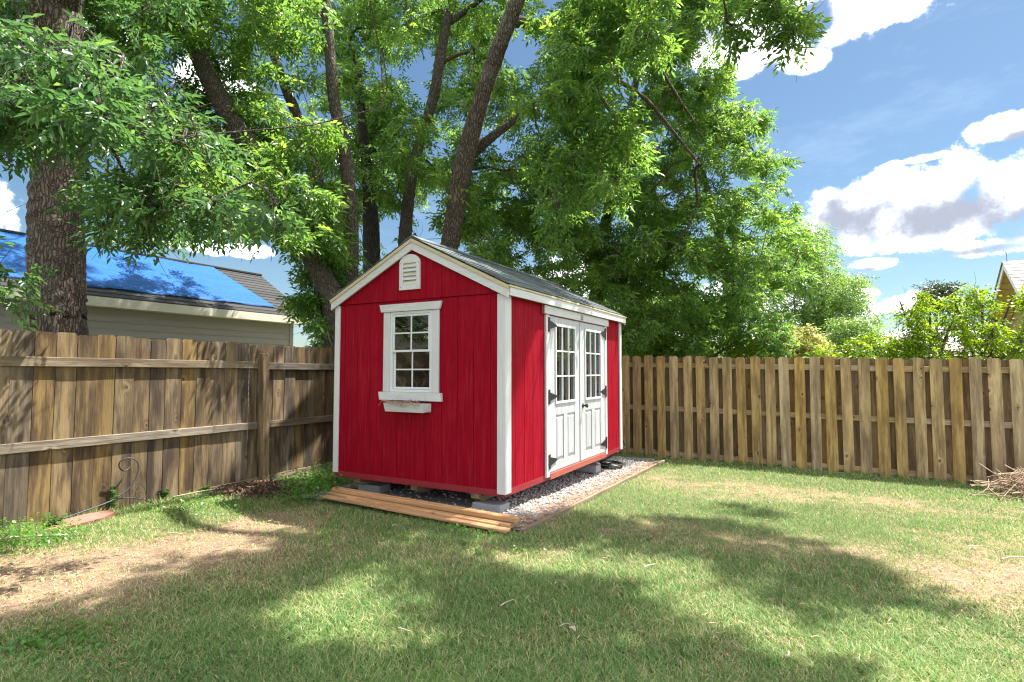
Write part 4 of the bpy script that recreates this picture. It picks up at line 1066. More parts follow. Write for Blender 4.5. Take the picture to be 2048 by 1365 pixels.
def build_right_house():
    # ridge runs along local x, away to the right; gable faces local -x
    Pk = at(2006, 524, 18.0); h = empty('tan_house', (Pk[0], Pk[1], 0), radians(-29.0)); tag(h, 'tan two storey house gable with grey roof beyond the right fence', 'house')
    pz = Pk[2]; hw = 3.6; sl = .80; oh = .62; ln = 12.0
    mt = paint('tan_siding', (0.40, 0.27, 0.155), 'y', 0.05, (0.4, 0.3, 0.18), 0.2, 0.6, 0.1); my = paint('yellow_soffit', (0.62, 0.47, 0.20), 'x', 0.05, (0.5, 0.38, 0.2), 0.2, 0.6, 0.1)
    mw = plain('white_rake', (0.72, 0.72, 0.72), .6)
    eave = pz-hw*sl; base = -.6
    V = [(oh, -hw+.45, base), (oh, hw-.45, base), (oh, hw-.45, eave+.2), (oh, 0, pz-.2), (oh, -hw+.45, eave+.2), (ln, -hw+.45, base), (ln, hw-.45, base), (ln, hw-.45, eave+.2), (ln, 0, pz-.2), (ln, -hw+.45, eave+.2)]
    wl = mk('wall', V, [[0, 4, 3, 2, 1], [0, 5, 9, 4], [1, 2, 7, 6], [5, 6, 7, 8, 9]], mt, h)
    # lap boards on the gable face
    z = base+.2; k = 0
    while z < pz-.35:
        z2 = z+.17; hh = min(hw-.46, (pz-.2-z2)/sl)
        if hh < .1: break
        mk('siding_board', [(oh-.018, -hh, z), (oh-.018, hh, z), (oh-.004, hh, z2), (oh-.004, -hh, z2), (oh-.001, -hh, z), (oh-.001, hh, z)], [[0, 3, 2, 1], [0, 1, 5, 4]], mt, h); z = z2
    for s in (-1, 1):
        q = [(0, pz), (s*hw, eave), (s*hw, eave-.06), (0, pz-.06)]
        V, Fs = prism_geo(q if s < 0 else q[::-1], 0, ln, 0); mk('roof', V, Fs, M_shingleR, h)
        q = [(0, pz-.062), (s*hw, eave-.062), (s*hw, eave-.24), (0, pz-.24)]
        V, Fs = prism_geo(q if s < 0 else q[::-1], .002, .035, 0); mk('rake_board', V, Fs, mw, h)
        # soffit boards between rake and wall
        nb = 16
        for i in range(nb):
            y0, y1 = s*hw*i/nb, s*hw*(i+1)/nb-s*.012
            z0, z1 = pz-abs(y0)*sl-.10, pz-abs(y1)*sl-.10
            mk('soffit_board', [(.036, y0, z0), (oh-.001, y0, z0), (oh-.001, y1, z1), (.036, y1, z1)], [[0, 1, 2, 3]], my, h)
        nc = 22
        for i in range(nc):
            d0 = hw*(1-i/nc)+.03; d1 = hw*(1-(i+1)/nc)-.02; d1 = max(d1, 0.0)
            V = [(-.03, s*d0, pz-d0*sl+.030), (ln, s*d0, pz-d0*sl+.030), (ln, s*d1, pz-d1*sl+.014), (-.03, s*d1, pz-d1*sl+.014), (-.03, s*d0, pz-d0*sl+.005), (ln, s*d0, pz-d0*sl+.005)]
            mk('shingle_course', V, [[0, 1, 2, 3], [4, 5, 1, 0]], M_shingleR, h)
    w = empty('window', (0, 0, 0), 0, h)
    y0, y1, z0, z1 = -2.1, -1.3, .95, 2.35
    m = MB()
    for (a, b, c, d) in ((y0, y0+.09, z0, z1), (y1-.09, y1, z0, z1), (y0+.09, y1-.09, z1-.1, z1), (y0+.09, y1-.09, z0, z0+.09)): m.box((oh-.05, oh-.02), (a, b), (c, d))
    m.build('frame', mw, w); box('pane', (oh-.03, oh-.024), (y0+.09, y1-.09), (z0+.09, z1-.1), M_glass, w, 0); box('blind', (oh-.0225, oh-.021), (y0+.09, y1-.09), (z0+.09, z1-.1), plain('window_dark', (0.12, 0.13, 0.14), .7), w, 0)
    a = tube('antenna', [(0.1, 0, pz), (0.1, 0, pz+.25), (0.02, 0.03, pz+.42)], .008, M_black, h, seg=5)
build_right_house()
def far_house():
    p = at(1893, 715, 38.0); h = empty('distant_house', (p[0], p[1], 0), radians(15)); tag(h, 'distant low house with pinkish grey roof between the shrubs', 'house')
    mt = plain('far_wall', (0.45, 0.36, 0.30), .8); V = [(-4, -3, -1), (4, -3, -1), (4, 3, -1), (-4, 3, -1), (-4, -3, 2.6), (4, -3, 2.6), (4, 3, 2.6), (-4, 3, 2.6), (-4, 0, 3.4), (4, 0, 3.4)]
    mk('wall', V, [[0, 1, 5, 4], [1, 2, 6, 9, 5], [2, 3, 7, 6], [3, 0, 4, 8, 7]], mt, h)
    mr = plain('far_roof', (0.36, 0.31, 0.31), .9, 0, 4, .2)
    V = [(-4.4, -3.5, 2.3), (4.4, -3.5, 2.3), (4.4, 0, 3.5), (-4.4, 0, 3.5), (4.4, 3.5, 2.3), (-4.4, 3.5, 2.3)]
    o = mk('roof', V, [[0, 1, 2, 3], [3, 2, 4, 5]], mr, h)
far_house()

# ------------------------------------------------------------------ trees
SHADE = [(-200, 1300), (120, 1235), (300, 1175), (430, 1112), (560, 1075), (660, 1040), (640, 960), (1020, 900), (1240, 925), (1335, 960), (1275, 985), (1400, 985), (1445, 1010), (1530, 1028), (1560, 1050),
         (1620, 1085), (1690, 1140), (1800, 1178), (1720, 1196), (1640, 1190), (1590, 1215), (1620, 1250), (1700, 1320), (1720, 1500), (-200, 1500)]
HOLES = [(675, 1225, 110, 58), (670, 1345, 120, 48), (1240, 1160, 70, 35), (1130, 1150, 50, 22), (1400, 1205, 90, 26), (1490, 1235, 120, 26), (1200, 1300, 80, 32), (1370, 1000, 90, 15), (1280, 990, 80, 14), (980, 1260, 50, 20), (1560, 1330, 130, 45), (1330, 1120, 60, 20), (860, 1335, 60, 26), (1050, 1100, 40, 13), (300, 1330, 60, 26), (800, 1130, 40, 16)]
_hr = random.Random(21)
for _ in range(34): HOLES.append((_hr.uniform(150, 1650), _hr.uniform(1080, 1380), _hr.uniform(22, 55), _hr.uniform(10, 24)))
def shade_px(u, v):
    ok = inpoly(SHADE, u, v)
    for (a, b, ru, rv) in HOLES: ok &= (((u-a)/ru/1.6)**2+((v-b)/rv/1.6)**2) > 1
    return ok
def sun_lands(Pp):
    """where on the ground a point's shadow falls, in picture coordinates"""
    z = Pp[..., 2]; g = Pp - (z/SUNV.z)[..., None]*np.array(SUNV)
    g = g.copy(); g[..., 2] = ghf(g[..., 0], g[..., 1])
    u, v = to_px(g); return u, v, g
def lit_zone(Pp):
    """True where a clump would darken lawn that the sun reaches in the photograph"""
    u, v, g = sun_lands(Pp)
    vis = (g[..., 1] > 1.6) & (u > -150) & (u < 2300) & (v > 935)
    a, b = shed_xy(g[..., 0], g[..., 1]); sl = (g[..., 0]-LF0[0])*LFD[1]-(g[..., 1]-LF0[1])*LFD[0]
    vis &= (sl > 0.15) & ~((a > -0.1) & (b > -0.3) & (a < 4))
    res = vis & ~shade_px(u, v)
    # the left fence catches sun too: follow the ray down to the fence
    nrm = np.array([LFD[1], -LFD[0], 0.0]); t = ((Pp-np.array([LF0[0], LF0[1], 0.0]))@nrm)/(np.array(SUNV)@nrm)
    q = Pp - t[..., None]*np.array(SUNV) if np.ndim(t) else Pp - t*np.array(SUNV)
    sq = (q[..., 0]-LF0[0])*LFD[0]+(q[..., 1]-LF0[1])*LFD[1]
    hit = (t > 0) & (q[..., 2] > -0.1) & (q[..., 2] < 2.5)
    if hit and 2.6 < sq < 4.9: return True
    if hit and -1 < sq < 3.0 and R.random() < .2: return True
    return res

def leaflet_template(kind, r):
    """one compound leaf hanging along +x, returned as quads: base, side, tip, side with a folded midrib"""
    V, Fs = [], []
    if kind == 'compound':
        items = [(0.30, 1), (0.30, -1), (0.55, 1), (0.55, -1), (0.80, 1), (0.80, -1), (1.0, 0)]; L, Wd, rl = .095, .034, .20
    elif kind == 'simple': items = [(0.15, 1), (0.35, -1), (0.55, 1), (0.75, -1), (1.0, 0)]; L, Wd, rl = .060, .036, .16
    elif kind == 'fine': items = [(0.1, 1), (0.25, -1), (0.4, 1), (0.55, -1), (0.7, 1), (0.85, -1), (1.0, 0)]; L, Wd, rl = .050, .024, .18
    for (t, s) in items:
        l = L*r.uniform(.75, 1.15)*(1.1 if s == 0 else 1); w = Wd*r.uniform(.8, 1.15)
        a = s*r.uniform(.75, 1.15); bx = t*rl; bz = -t*t*.05
        d = np.array([cos(a), sin(a), r.uniform(-.55, .05)]); d /= np.linalg.norm(d)
        sd = np.cross(d, [0, 0, 1]); sd /= np.linalg.norm(sd); up = np.cross(sd, d)
        roll = r.uniform(-.7, .7); sd = sd*cos(roll)+up*sin(roll); up = np.cross(sd, d)
        b = np.array([bx, 0, bz]); m = b+d*l*.45; tip = b+d*l-up*l*.12
        k = len(V); V += [b, m+sd*w*.5+up*w*.16, tip, m-sd*w*.5+up*w*.16]; Fs += [(k, k+1, k+2), (k, k+2, k+3)]
    return np.array(V), np.array(Fs)
_tr = random.Random(2)
TEMPL = {k: [leaflet_template(k, _tr) for _ in range(5)] for k in ('compound', 'simple', 'fine')}
def crown_mesh(name, centres, radii, counts, scale, kind, mat, parent, flat=0.75, outdir=None):
    """compound leaves spread through each clump"""
    C_, rr, sc = [], [], []
    for c, r_, k in zip(centres, radii, counts):
        k = int(k); q = R.normal(size=(k, 3)); q /= np.linalg.norm(q, axis=1)[:, None]; q *= (R.random(k)**0.45)[:, None]
        # break every clump into a few sprays
        ns = max(2, k//14); spr = R.normal(size=(ns, 3)); spr /= np.linalg.norm(spr, axis=1)[:, None]; spr *= (0.45+.5*R.random(ns))[:, None]
        si = R.integers(0, ns, k); q = spr[si]*.72+q*.42
        C_.append(c+q*np.array([r_, r_, r_*flat])); rr.append(q)
    Cn = np.concatenate(C_); Q = np.concatenate(rr); m = len(Cn)
    yaw = np.arctan2(Q[:, 1], Q[:, 0])+R.normal(0, .8, m); pitch = R.normal(.35, .45, m); roll = R.normal(0, .5, m); s_ = scale*R.uniform(.7, 1.25, m)
    cy, sy, cp, sp, cr, sr = np.cos(yaw), np.sin(yaw), np.cos(pitch), np.sin(pitch), np.cos(roll), np.sin(roll)
    Rm = np.empty((m, 3, 3))
    Rm[:, 0, 0] = cy*cp; Rm[:, 0, 1] = -sy*cr+cy*sp*sr; Rm[:, 0, 2] = sy*sr+cy*sp*cr
    Rm[:, 1, 0] = sy*cp; Rm[:, 1, 1] = cy*cr+sy*sp*sr; Rm[:, 1, 2] = -cy*sr+sy*sp*cr
    Rm[:, 2, 0] = -sp; Rm[:, 2, 1] = cp*sr; Rm[:, 2, 2] = cp*cr
    Vs, Fs, Ts, off = [], [], [], 0; which = R.integers(0, 5, m)
    for w in range(5):
        sel = which == w; tv, tf = TEMPL[kind][w]; k = sel.sum()
        if not k: continue
        V = np.einsum('nij,vj->nvi', Rm[sel], tv)*s_[sel][:, None, None]+Cn[sel][:, None, :]
        Vs.append(V.reshape(-1, 3)); Fs.append((tf[None]+(np.arange(k)*len(tv))[:, None, None]).reshape(-1, 3)+off); off += k*len(tv)
        nl = len(tv)//4; tone = np.clip(R.normal(.47, .27, k)[:, None]+R.normal(0, .16, (k, nl)), 0, 1); Ts.append(np.repeat(tone.ravel(), 4))
    o = npmesh(name, np.concatenate(Vs), np.concatenate(Fs), mat, parent, {'tone': np.concatenate(Ts)})
    return o
def limb_mesh(name, chains, mat, parent, seg=6, wob=0.0):
    Vs, Fs, off = [], [], 0
    for pts, rad in chains:
        sg = seg if max(rad) > .012 else 4
        V, Fq, _, _ = tube_geo(pts, rad, sg, rr=R, wob=wob); Vs.append(V); Fs.append(np.array(Fq)+off); off += len(V)
    return npmesh(name, np.concatenate(Vs), np.concatenate(Fs), mat, parent, smooth=True)
def stem3d(pts, d0, d1=None, steps=5, k=1.0):
    """(u, v, width px) control points -> 3D path and radii; the depth runs from d0 to d1"""
    d1 = d0 if d1 is None else d1; n_ = len(pts); o, r_ = [], []
    for i, (u, v, w) in enumerate(pts):
        d = d0+(d1-d0)*i/(n_-1); o.append(at(u, v, d)); r_.append(w/2/F*d*k)
    A = spline(np.column_stack([o, r_]), steps); return A[:, :3], A[:, 3]
class Tree:
    def __init__(s, name, label, cat, base, bark, group=None):
        s.root = tag(empty(name, tuple(base)), label, cat, group); s.base = np.array(base, float); s.bark = bark
        s.stems = []; s.nodes = []; s.rad = []; s.par = []; s.cl = []
    def stem(s, P3, r3, ground=False, nm='trunk'):
        if ground:
            g = np.array([s.base[0], s.base[1], s.base[2]-.3]); mid = (P3[0]+g)/2
            P3 = np.vstack([[g], [mid], P3]); r3 = np.concatenate([[r3[0]*1.35], [r3[0]*1.1], r3])
        s.stems.append((P3, r3, nm))
        for p in P3[2:]: s.nodes.append(p); s.rad.append(1); s.par.append(-1)
        return s
    def clump(s, c, r_, k): s.cl.append((np.array(c, float), r_, k))
    def finish(s, scale, kind, mat, flat=.75, crown='crown', twigs=True):
        for i, (P3, r3, nm) in enumerate(s.stems):
            big = r3.max() > .08; seg = 22 if big else 10
            q, rq = P3-s.base, r3
            A = spline(np.column_stack([q, rq]), 3); V, Fq, n_, sg = tube_geo(A[:, :3], A[:, 3], seg, rr=R, wob=.035 if big else .02)
            npmesh(nm, V, np.array(Fq), s.bark, s.root, smooth=True)
        if not s.cl: return
        # join every clump to the nearest older node
        nodes = [np.array(p) for p in s.nodes]; par = [-1]*len(nodes); ns = len(nodes)
        N0 = np.array(nodes); order = sorted(range(len(s.cl)), key=lambda i: np.min(np.linalg.norm(N0-s.cl[i][0], axis=1)))
        for i in order:
            c = s.cl[i][0]; N = np.array(nodes); d = np.linalg.norm(N-c, axis=1)
            d = d + 0.35*np.maximum(0, N[:, 2]-c[2])   # limbs prefer to rise outwards
            j = int(np.argmin(d)); nodes.append(c); par.append(j)
        cnt = np.ones(len(nodes))
        for i in range(len(nodes)-1, ns-1, -1):
            if par[i] >= 0: cnt[par[i]] += cnt[i]
        ch = []
        for i in range(ns, len(nodes)):
            a, b = nodes[par[i]], nodes[i]; L = np.linalg.norm(b-a)
            if L < .02: continue
            m1 = a+(b-a)*.35+np.array([0, 0, .10*L])+R.normal(0, .09*L, 3); m2 = a+(b-a)*.7+np.array([0, 0, .08*L])+R.normal(0, .09*L, 3)
            r0 = .0065*cnt[i]**.5+.003; r1 = .0065*max(1, cnt[i]-1)**.5*.8+.002; r0, r1 = min(r0, .032), min(r1, .030)
            if mat is M_leafA: r0, r1 = min(r0, .013), min(r1, .011)
            if L > 1.2: r0, r1 = min(r0, .006), min(r1, .005)
            pp = spline([a, m1, m2, b], 2)-s.base; ch.append((pp, np.linspace(r0, r1, len(pp))))
            if twigs:
                for _ in range(3):
                    d = R.normal(size=3); d /= np.linalg.norm(d); e = b+d*.4; ch.append((np.array([b, (b+e)/2+R.normal(0, .03, 3), e])-s.base, np.array([.004, .003, .0015])))
        limb_mesh('limbs', ch, s.bark, s.root)['kind'] = 'stuff'
        o = crown_mesh(crown, [c[0]-s.base for c in s.cl], [c[1] for c in s.cl], [c[2] for c in s.cl], scale, kind, mat, s.root, flat)
        o['kind'] = 'stuff'

def sample_poly(poly, n_, dens=None):
    us = [p[0] for p in poly]; vs = [p[1] for p in poly]; out = []
    while len(out) < n_:
        u = R.uniform(min(us), max(us), 200); v = R.uniform(min(vs), max(vs), 200); k = inpoly(poly, u, v)
        for a, b in zip(u[k], v[k]):
            if dens is None or R.random() < dens(a, b): out.append((a, b))
            if len(out) >= n_: break
    return out
G = lambda u, v, d: np.array([at(u, v, d)[0], d, float(ghf(at(u, v, d)[0], d))])

CORR = [([(385, 80), (470, 240), (530, 335)], 50, 8.9), ([(590, 465), (668, 600)], 50, 8.9), ([(110, -20), (116, 110)], 88, 6.4), ([(115, 330), (116, 660)], 90, 6.4),
        ([(652, -20), (668, 200), (702, 440)], 30, 9.6), ([(1040, -20), (972, 170), (925, 340), (900, 500)], 46, 10.0), ([(900, 10), (868, 190), (830, 330)], 26, 11.0), ([(560, 150), (640, 380)], 24, 10.0), ([(742, 440), (746, 540)], 34, 11.4), ([(700, 440), (702, 590)], 32, 9.6)]
def blocks_trunk(c, r_):
    u, v = to_px(c); rp = r_*F/max(c[1], .5)
    for poly, w, d in CORR:
        if c[1] > d: continue
        for (x0, y0), (x1, y1) in zip(poly[:-1], poly[1:]):
            t = max(0, min(1, ((u-x0)*(x1-x0)+(v-y0)*(y1-y0))/((x1-x0)**2+(y1-y0)**2)))
            if math.hypot(u-x0-t*(x1-x0), v-y0-t*(y1-y0)) < w*.42+rp*.72: return R.random() < .88
    return False
def build_trees():
    T = {}
    # the big one at the left
    P3, r3 = stem3d([(116, 660, 93), (114, 560, 94), (113, 450, 92), (116, 350, 86), (120, 240, 82), (117, 120, 84), (112, 20, 88)], 6.4)
    t = T['L'] = Tree('shade_tree', 'thick rough barked tree standing left behind the brown fence', 'tree', G(120, 900, 6.4), M_bark)
    t.stem(P3, r3, True)
    a, b = stem3d([(112, 20, 80), (95, -90, 60), (70, -260, 50), (30, -500, 36)], 6.4, 6.0); t.stem(a, b, nm='fork')
    a, b = stem3d([(118, 20, 70), (150, -90, 52), (210, -250, 44), (300, -480, 30)], 6.4, 5.6); t.stem(a, b, nm='fork')
    a, b = stem3d([(118, 120, 26), (85, 70, 22), (60, -60, 18), (140, -150, 12), (300, -140, 8)], 6.3, 4.4); t.stem(a, b, nm='low_bough')
    # leaning and slender trees behind the fence corner
    gname = 'trees behind the shed and fence corner'
    def mk_tree(key, label, pts, d0, d1, bark, gu):
        P3, r3 = stem3d(pts, d0, d1, k={'F': .80, 'B': .80, 'A': .80, 'E': .85}.get(key, 1.0)); t = T[key] = Tree('shade_tree', label, 'tree', G(gu, 900, d0), bark, gname); t.stem(P3, r3, True); return t
    mk_tree('A', 'leaning tree whose trunk slants up left beside the shed roof', [(668, 600, 58), (640, 545, 52), (600, 470, 50), (525, 330, 50), (470, 250, 50), (425, 170, 46), (390, 95, 40), (365, 20, 34), (335, -90, 26), (280, -280, 18)], 8.9, 8.4, M_bark2, 690)
    mk_tree('B', 'straight slender pale trunk rising just left of the shed peak', [(700, 600, 36), (703, 500, 35), (700, 400, 34), (688, 300, 31), (668, 200, 29), (660, 110, 27), (652, 10, 26), (640, -120, 22), (620, -330, 16)], 9.6, 9.2, M_bark2, 705)
    mk_tree('C', 'thin trunk slanting up left between the leaning and straight trunks', [(700, 600, 26), (672, 470, 25), (640, 380, 24), (600, 250, 22), (565, 160, 19), (535, 70, 15), (500, -60, 10)], 10.0, 9.8, M_bark2, 720)
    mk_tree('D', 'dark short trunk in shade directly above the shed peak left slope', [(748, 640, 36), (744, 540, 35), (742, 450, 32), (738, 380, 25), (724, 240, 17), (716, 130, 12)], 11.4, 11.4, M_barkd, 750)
    mk_tree('E', 'curving grey trunk with open sky beside it above the shed peak', [(806, 600, 34), (812, 450, 30), (826, 340, 25), (848, 260, 24), (868, 190, 25), (882, 110, 25), (893, 50, 22), (908, -10, 18), (930, -120, 12)], 11.2, 10.6, M_bark2, 805)
    t = mk_tree('F', 'largest trunk behind the shed roof, leaning right with a side branch', [(884, 620, 50), (895, 520, 47), (908, 440, 46), (925, 340, 48), (945, 260, 46), (972, 170, 42), (1000, 90, 40), (1035, 0, 38), (1062, -90, 34), (1100, -260, 28), (1160, -480, 20)], 10.2, 8.2, M_bark, 880)
    a, b = stem3d([(936, 318, 22), (965, 290, 20), (1000, 262, 16), (1030, 240, 13), (1065, 200, 9)], 9.9, 9.5); t.stem(a, b, nm='branch')
    a, b = stem3d([(1020, 40, 26), (1100, 62, 15), (1203, 139, 11), (1290, 198, 8), (1345, 262, 6), (1400, 330, 4)], 9.2, 9.6); t.stem(a, b, nm='branch')
    a, b = stem3d([(1062, -90, 30), (1180, -110, 20), (1250, -10, 13), (1290, 80, 9), (1340, 170, 6), (1392, 250, 4)], 8.6, 9.2); t.stem(a, b, nm='branch')
    a, b = stem3d([(1100, -260, 26), (1260, -420, 20), (1500, -420, 14), (1640, -300, 10)], 8.0, 6.4); t.stem(a, b, nm='branch')
    a, b = stem3d([(893, 50, 14), (935, 20, 11), (970, -10, 9), (1010, -70, 6)], 10.8, 10.4); T['E'].stem(a, b, nm='branch')
    a, b = stem3d([(868, 135, 10), (905, 115, 8), (935, 104, 5)], 10.9, 10.7); T['E'].stem(a, b, nm='branch')
    mk_tree('H', 'broad leafy tree filling the middle right behind the shadowbox fence', [(1470, 720, 30), (1462, 620, 26), (1450, 520, 20), (1425, 420, 14), (1400, 320, 8)], 13.6, 13.2, M_bark2, 1470)
    mk_tree('I', 'tall tree behind the shed far end with foliage over the roof', [(1190, 700, 30), (1195, 560, 26), (1215, 430, 22), (1250, 280, 18), (1280, 120, 12)], 13.4, 13.0, M_bark2, 1190)
    # --- foliage hanging close at the left
    near = [[(-150, 90), (60, 80), (150, 120), (330, 200), (470, 270), (560, 340), (600, 400), (540, 420), (430, 330), (300, 270), (150, 250), (60, 280), (-150, 270)],
            [(150, 360), (260, 350), (430, 380), (540, 400), (580, 450), (480, 440), (420, 460), (330, 470), (220, 470), (150, 440)],
            [(-150, 420), (70, 420), (190, 480), (230, 560), (180, 600), (110, 560), (60, 600), (-150, 640)]]
    for poly, n_, dr in ((near[0], 150, (3.4, 5.2)), (near[1], 44, (3.9, 5.4)), (near[2], 28, (3.6, 5.0))):
        for (u, v) in sample_poly(poly, n_):
            for _ in range(10):
                d = R.uniform(*dr); c = at(u, v, d)
                if not lit_zone(c): break
            r_ = R.uniform(.17, .30)
            if (v > 280 or u > 320) and blocks_trunk(c, r_) and True: continue
            T['L'].clump(c, r_, R.integers(10, 19))
    holes = [(832, 150, 42, 72), (35, 350, 55, 62), (235, 315, 80, 38), (455, 500, 90, 30), (520, 420, 24, 30), (1265, 160, 34, 26), (1155, 600, 28, 16), (770, 120, 24, 20), (1010, 480, 22, 16), (1400, 560, 26, 18), (1090, 250, 20, 18), (600, 180, 18, 22)]
    def dens(u, v):
        for (a, b, ru, rv) in holes:
            if ((u-a)/ru)**2+((v-b)/rv)**2 < 1.25: return 0
        return 0.25 + 0.75*float(fbm(u, v, 1/90., 77) > .42)
    def owner(c, keys):
        best, bd = None, 1e9
        for k in keys:
            N = np.array(T[k].nodes); d = np.min(np.linalg.norm((N-c)*np.array([1, .7, 1]), axis=1))
            if d < bd: best, bd = k, d
        return best
    def fill(poly, n_, dr, keys, rad=(.32, .6), k=(38, 62), check=True):
        for (u, v) in sample_poly(poly, n_, dens):
            ok = False
            for _ in range(12):
                d = R.uniform(*dr); c = at(u, v, d)
                if not (check and lit_zone(c)) and not blocks_trunk(c, .4): ok = True; break
            if not ok: continue
            r_ = R.uniform(*rad); T[owner(c, keys)].clump(c, r_, R.integers(*k)*(r_/.45)**1.3)
    # left crown
    fill([(-140, -220), (640, -260), (640, 420), (690, 540), (668, 690), (606, 684), (598, 560), (545, 500), (480, 460), (400, 440), (300, 400), (190, 300), (60, 200), (-140, 120)], 300, (7.3, 9.8), 'ABC')
    fill([(-160, -240), (420, -240), (360, 60), (180, 130), (-160, 100)], 60, (4.8, 7.2), 'L', (.3, .5), (26, 44))
    fill([(590, 430), (680, 420), (672, 560), (668, 690), (606, 690), (600, 560)], 26, (8.5, 9.6), 'AB', (.25, .42), (40, 60))
    # middle
    fill([(640, -220), (1150, -220), (1180, 480), (1010, 560), (900, 470), (700, 470), (640, 380)], 215, (9.6, 13.0), 'BCDEF')
    fill([(690, 330), (1300, 300), (1300, 620), (1000, 560), (890, 480), (700, 640)], 76, (12.0, 14.0), 'DEI', (.4, .65), (44, 66), False)
    fill([(340, -120), (1020, -120), (1000, 300), (620, 420), (420, 380)], 112, (11.6, 14.5), 'BCDEF', (.4, .6), (40, 60))
    # hanging mass at the top centre, nearer
    fill([(1030, -150), (1330, -150), (1310, 120), (1260, 330), (1190, 440), (1090, 420), (1050, 250), (1060, 100)], 84, (7.4, 9.0), 'F', (.28, .46), (36, 58))
    # right part of the crown down to the fence
    right = [(1150, -220), (1480, -220), (1500, -40), (1430, 30), (1420, 110), (1450, 180), (1515, 235), (1500, 280), (1552, 325), (1548, 380), (1590, 450), (1600, 510), (1570, 560), (1600, 650), (1600, 715), (1150, 715), (1120, 600), (1120, 300)]
    fill(right, 370, (10.6, 13.6), 'FHI', (.3, .55), (40, 60))
    fill([(1150, 480), (1600, 520), (1600, 725), (1150, 725)], 76, (12.8, 14.6), 'HI', (.4, .6), (40, 60), False)
    fill([(1280, -60), (1480, -60), (1500, -20), (1430, 40), (1425, 120), (1460, 190), (1520, 240), (1510, 290), (1300, 320)], 62, (10.4, 12.6), 'FHI', (.3, .5), (40, 60))
    # twig ends against the sky
    tip = [(1430, 20), (1500, -60), (1590, -20), (1600, 40), (1592, 90), (1570, 60), (1540, 20), (1470, 70)]
    for (u, v) in sample_poly(tip, 16): T['F'].clump(at(u, v, R.uniform(6.2, 6.8)), .16, 12)
    for (u, v) in [(1578, 70), (1588, 96), (1560, 40), (1598, 60), (1480, 50), (1470, 80)]: T['F'].clump(at(u, v, 6.5), .12, 9)
    # --- boughs overhead that shade the lawn
    n_ = 0; cnt = 0
    while n_ < 170 and cnt < 30000:
        cnt += 1; u = R.uniform(-300, 1800); v = 930+520*R.random()**.8
        if not shade_px(np.array(u), np.array(v)): continue
        g = ground_at(u, v)
        a_, b_ = shed_xy(g[0], g[1])
        if a_ > -.2 and b_ > -.1: continue
        w = (1.4*F/(max(v, 900)-HZ))/5.0
        if R.random() > min(1, w**1.6*0.55): continue
        z = R.uniform(4.6, 11.0); c = g+np.array(SUNV)/SUNV.z*z
        uu, vv = to_px(c)
        if vv > (-90 if uu < 1450 else -260) or c[1] > 10.5: continue
        if lit_zone(c): continue
        key = owner(c, 'LAF'); T[key].clump(c, R.uniform(.32, .5), R.integers(40, 62)); n_ += 1
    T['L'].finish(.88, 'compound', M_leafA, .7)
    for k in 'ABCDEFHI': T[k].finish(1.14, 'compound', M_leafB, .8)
    # --- background trees
    def bg(label, poly, n_, dr, base_u, top_v, mat, kind='fine', scale=1.6, rad=(.45, .8), k=(55, 80), w=26, name='background_tree', cat='tree', bark=M_bark2, group='trees and shrubs beyond the right fence', flat=.75, stems=1, twigs=True):
        d = sum(dr)/2; t = Tree(name, label, cat, G(base_u, 900, d), bark, group)
        for s in range(stems):
            o = (s-(stems-1)/2)*38
            P3, r3 = stem3d([(base_u+o*.3, 730, w), (base_u+o, 730+(top_v-730)*.5, w*.7), (base_u+o*1.6, top_v+12, w*.3)], d); t.stem(P3, r3, True)
        for (u, v) in sample_poly(poly, n_, None): r_ = R.uniform(*rad); t.clump(at(u, v, R.uniform(*dr)), r_, R.integers(*k))
        t.finish(scale, kind, mat, flat, twigs=twigs)
    bg('rounded green tree sloping down to the right beyond the fence', [(1560, 470), (1610, 450), (1650, 490), (1672, 540), (1720, 585), (1748, 640), (1740, 715), (1520, 715), (1530, 560)], 110, (16, 19), 1640, 500, M_leafC, k=(75, 100))
    bg('second feathery green tree right of the rounded one beyond the fence', [(1660, 640), (1720, 630), (1760, 655), (1780, 715), (1640, 715)], 34, (14, 15.5), 1715, 650, M_leafC, rad=(.3, .5), k=(36, 50), w=14)
    bg('leafy tree low behind the far left end of the shadowbox fence', [(1230, 560), (1400, 590), (1430, 715), (1240, 715)], 60, (14, 16), 1300, 600, M_leafC)
    bg('pale cream leaved bush behind the shadowbox fence', [(1560, 668), (1590, 650), (1620, 652), (1644, 672), (1650, 715), (1556, 715)], 24, (11.6, 12.2), 1602, 670, M_leafP, 'simple', 1.0, (.16, .26), (50, 70), 8, 'bush', 'bush', flat=1)
    bg('yellow green shrub low behind the fence between the dark trees', [(1290, 672), (1400, 660), (1540, 680), (1545, 720), (1290, 720)], 26, (11.4, 12.0), 1400, 680, M_leafY, 'simple', 1.1, (.16, .3), (34, 50), 8, 'bush', 'bush', stems=3)
    for (lab, poly, n2, bu, tv, st) in (
        ('low green shrub behind the fence right of the pale bush', [(1640, 690), (1720, 668), (1790, 672), (1800, 722), (1640, 722)], 36, 1720, 690, 2),
        ('open upright shrub with thin stems against the cloud behind the fence', [(1790, 640), (1830, 585), (1850, 570), (1862, 620), (1900, 600), (1925, 570), (1930, 640), (1900, 722), (1800, 722)], 46, 1860, 590, 3),
        ('tall bright shrub before the tan house gable', [(1925, 630), (1935, 585), (1958, 560), (1968, 590), (1975, 628), (2030, 655), (2100, 650), (2100, 722), (1920, 722)], 66, 1965, 580, 3),
        ('shrub branch leafing at the right edge over the grey roof', [(2046, 580), (2070, 560), (2110, 560), (2120, 690), (2060, 640), (2050, 600)], 24, 2100, 570, 2)):
        bg(lab, poly, n2, (9.9, 11.2), bu, tv, M_leafY, 'simple', 1.05, (.14, .24), (20, 34), 7, 'shrub', 'shrub', flat=1.2, stems=st)
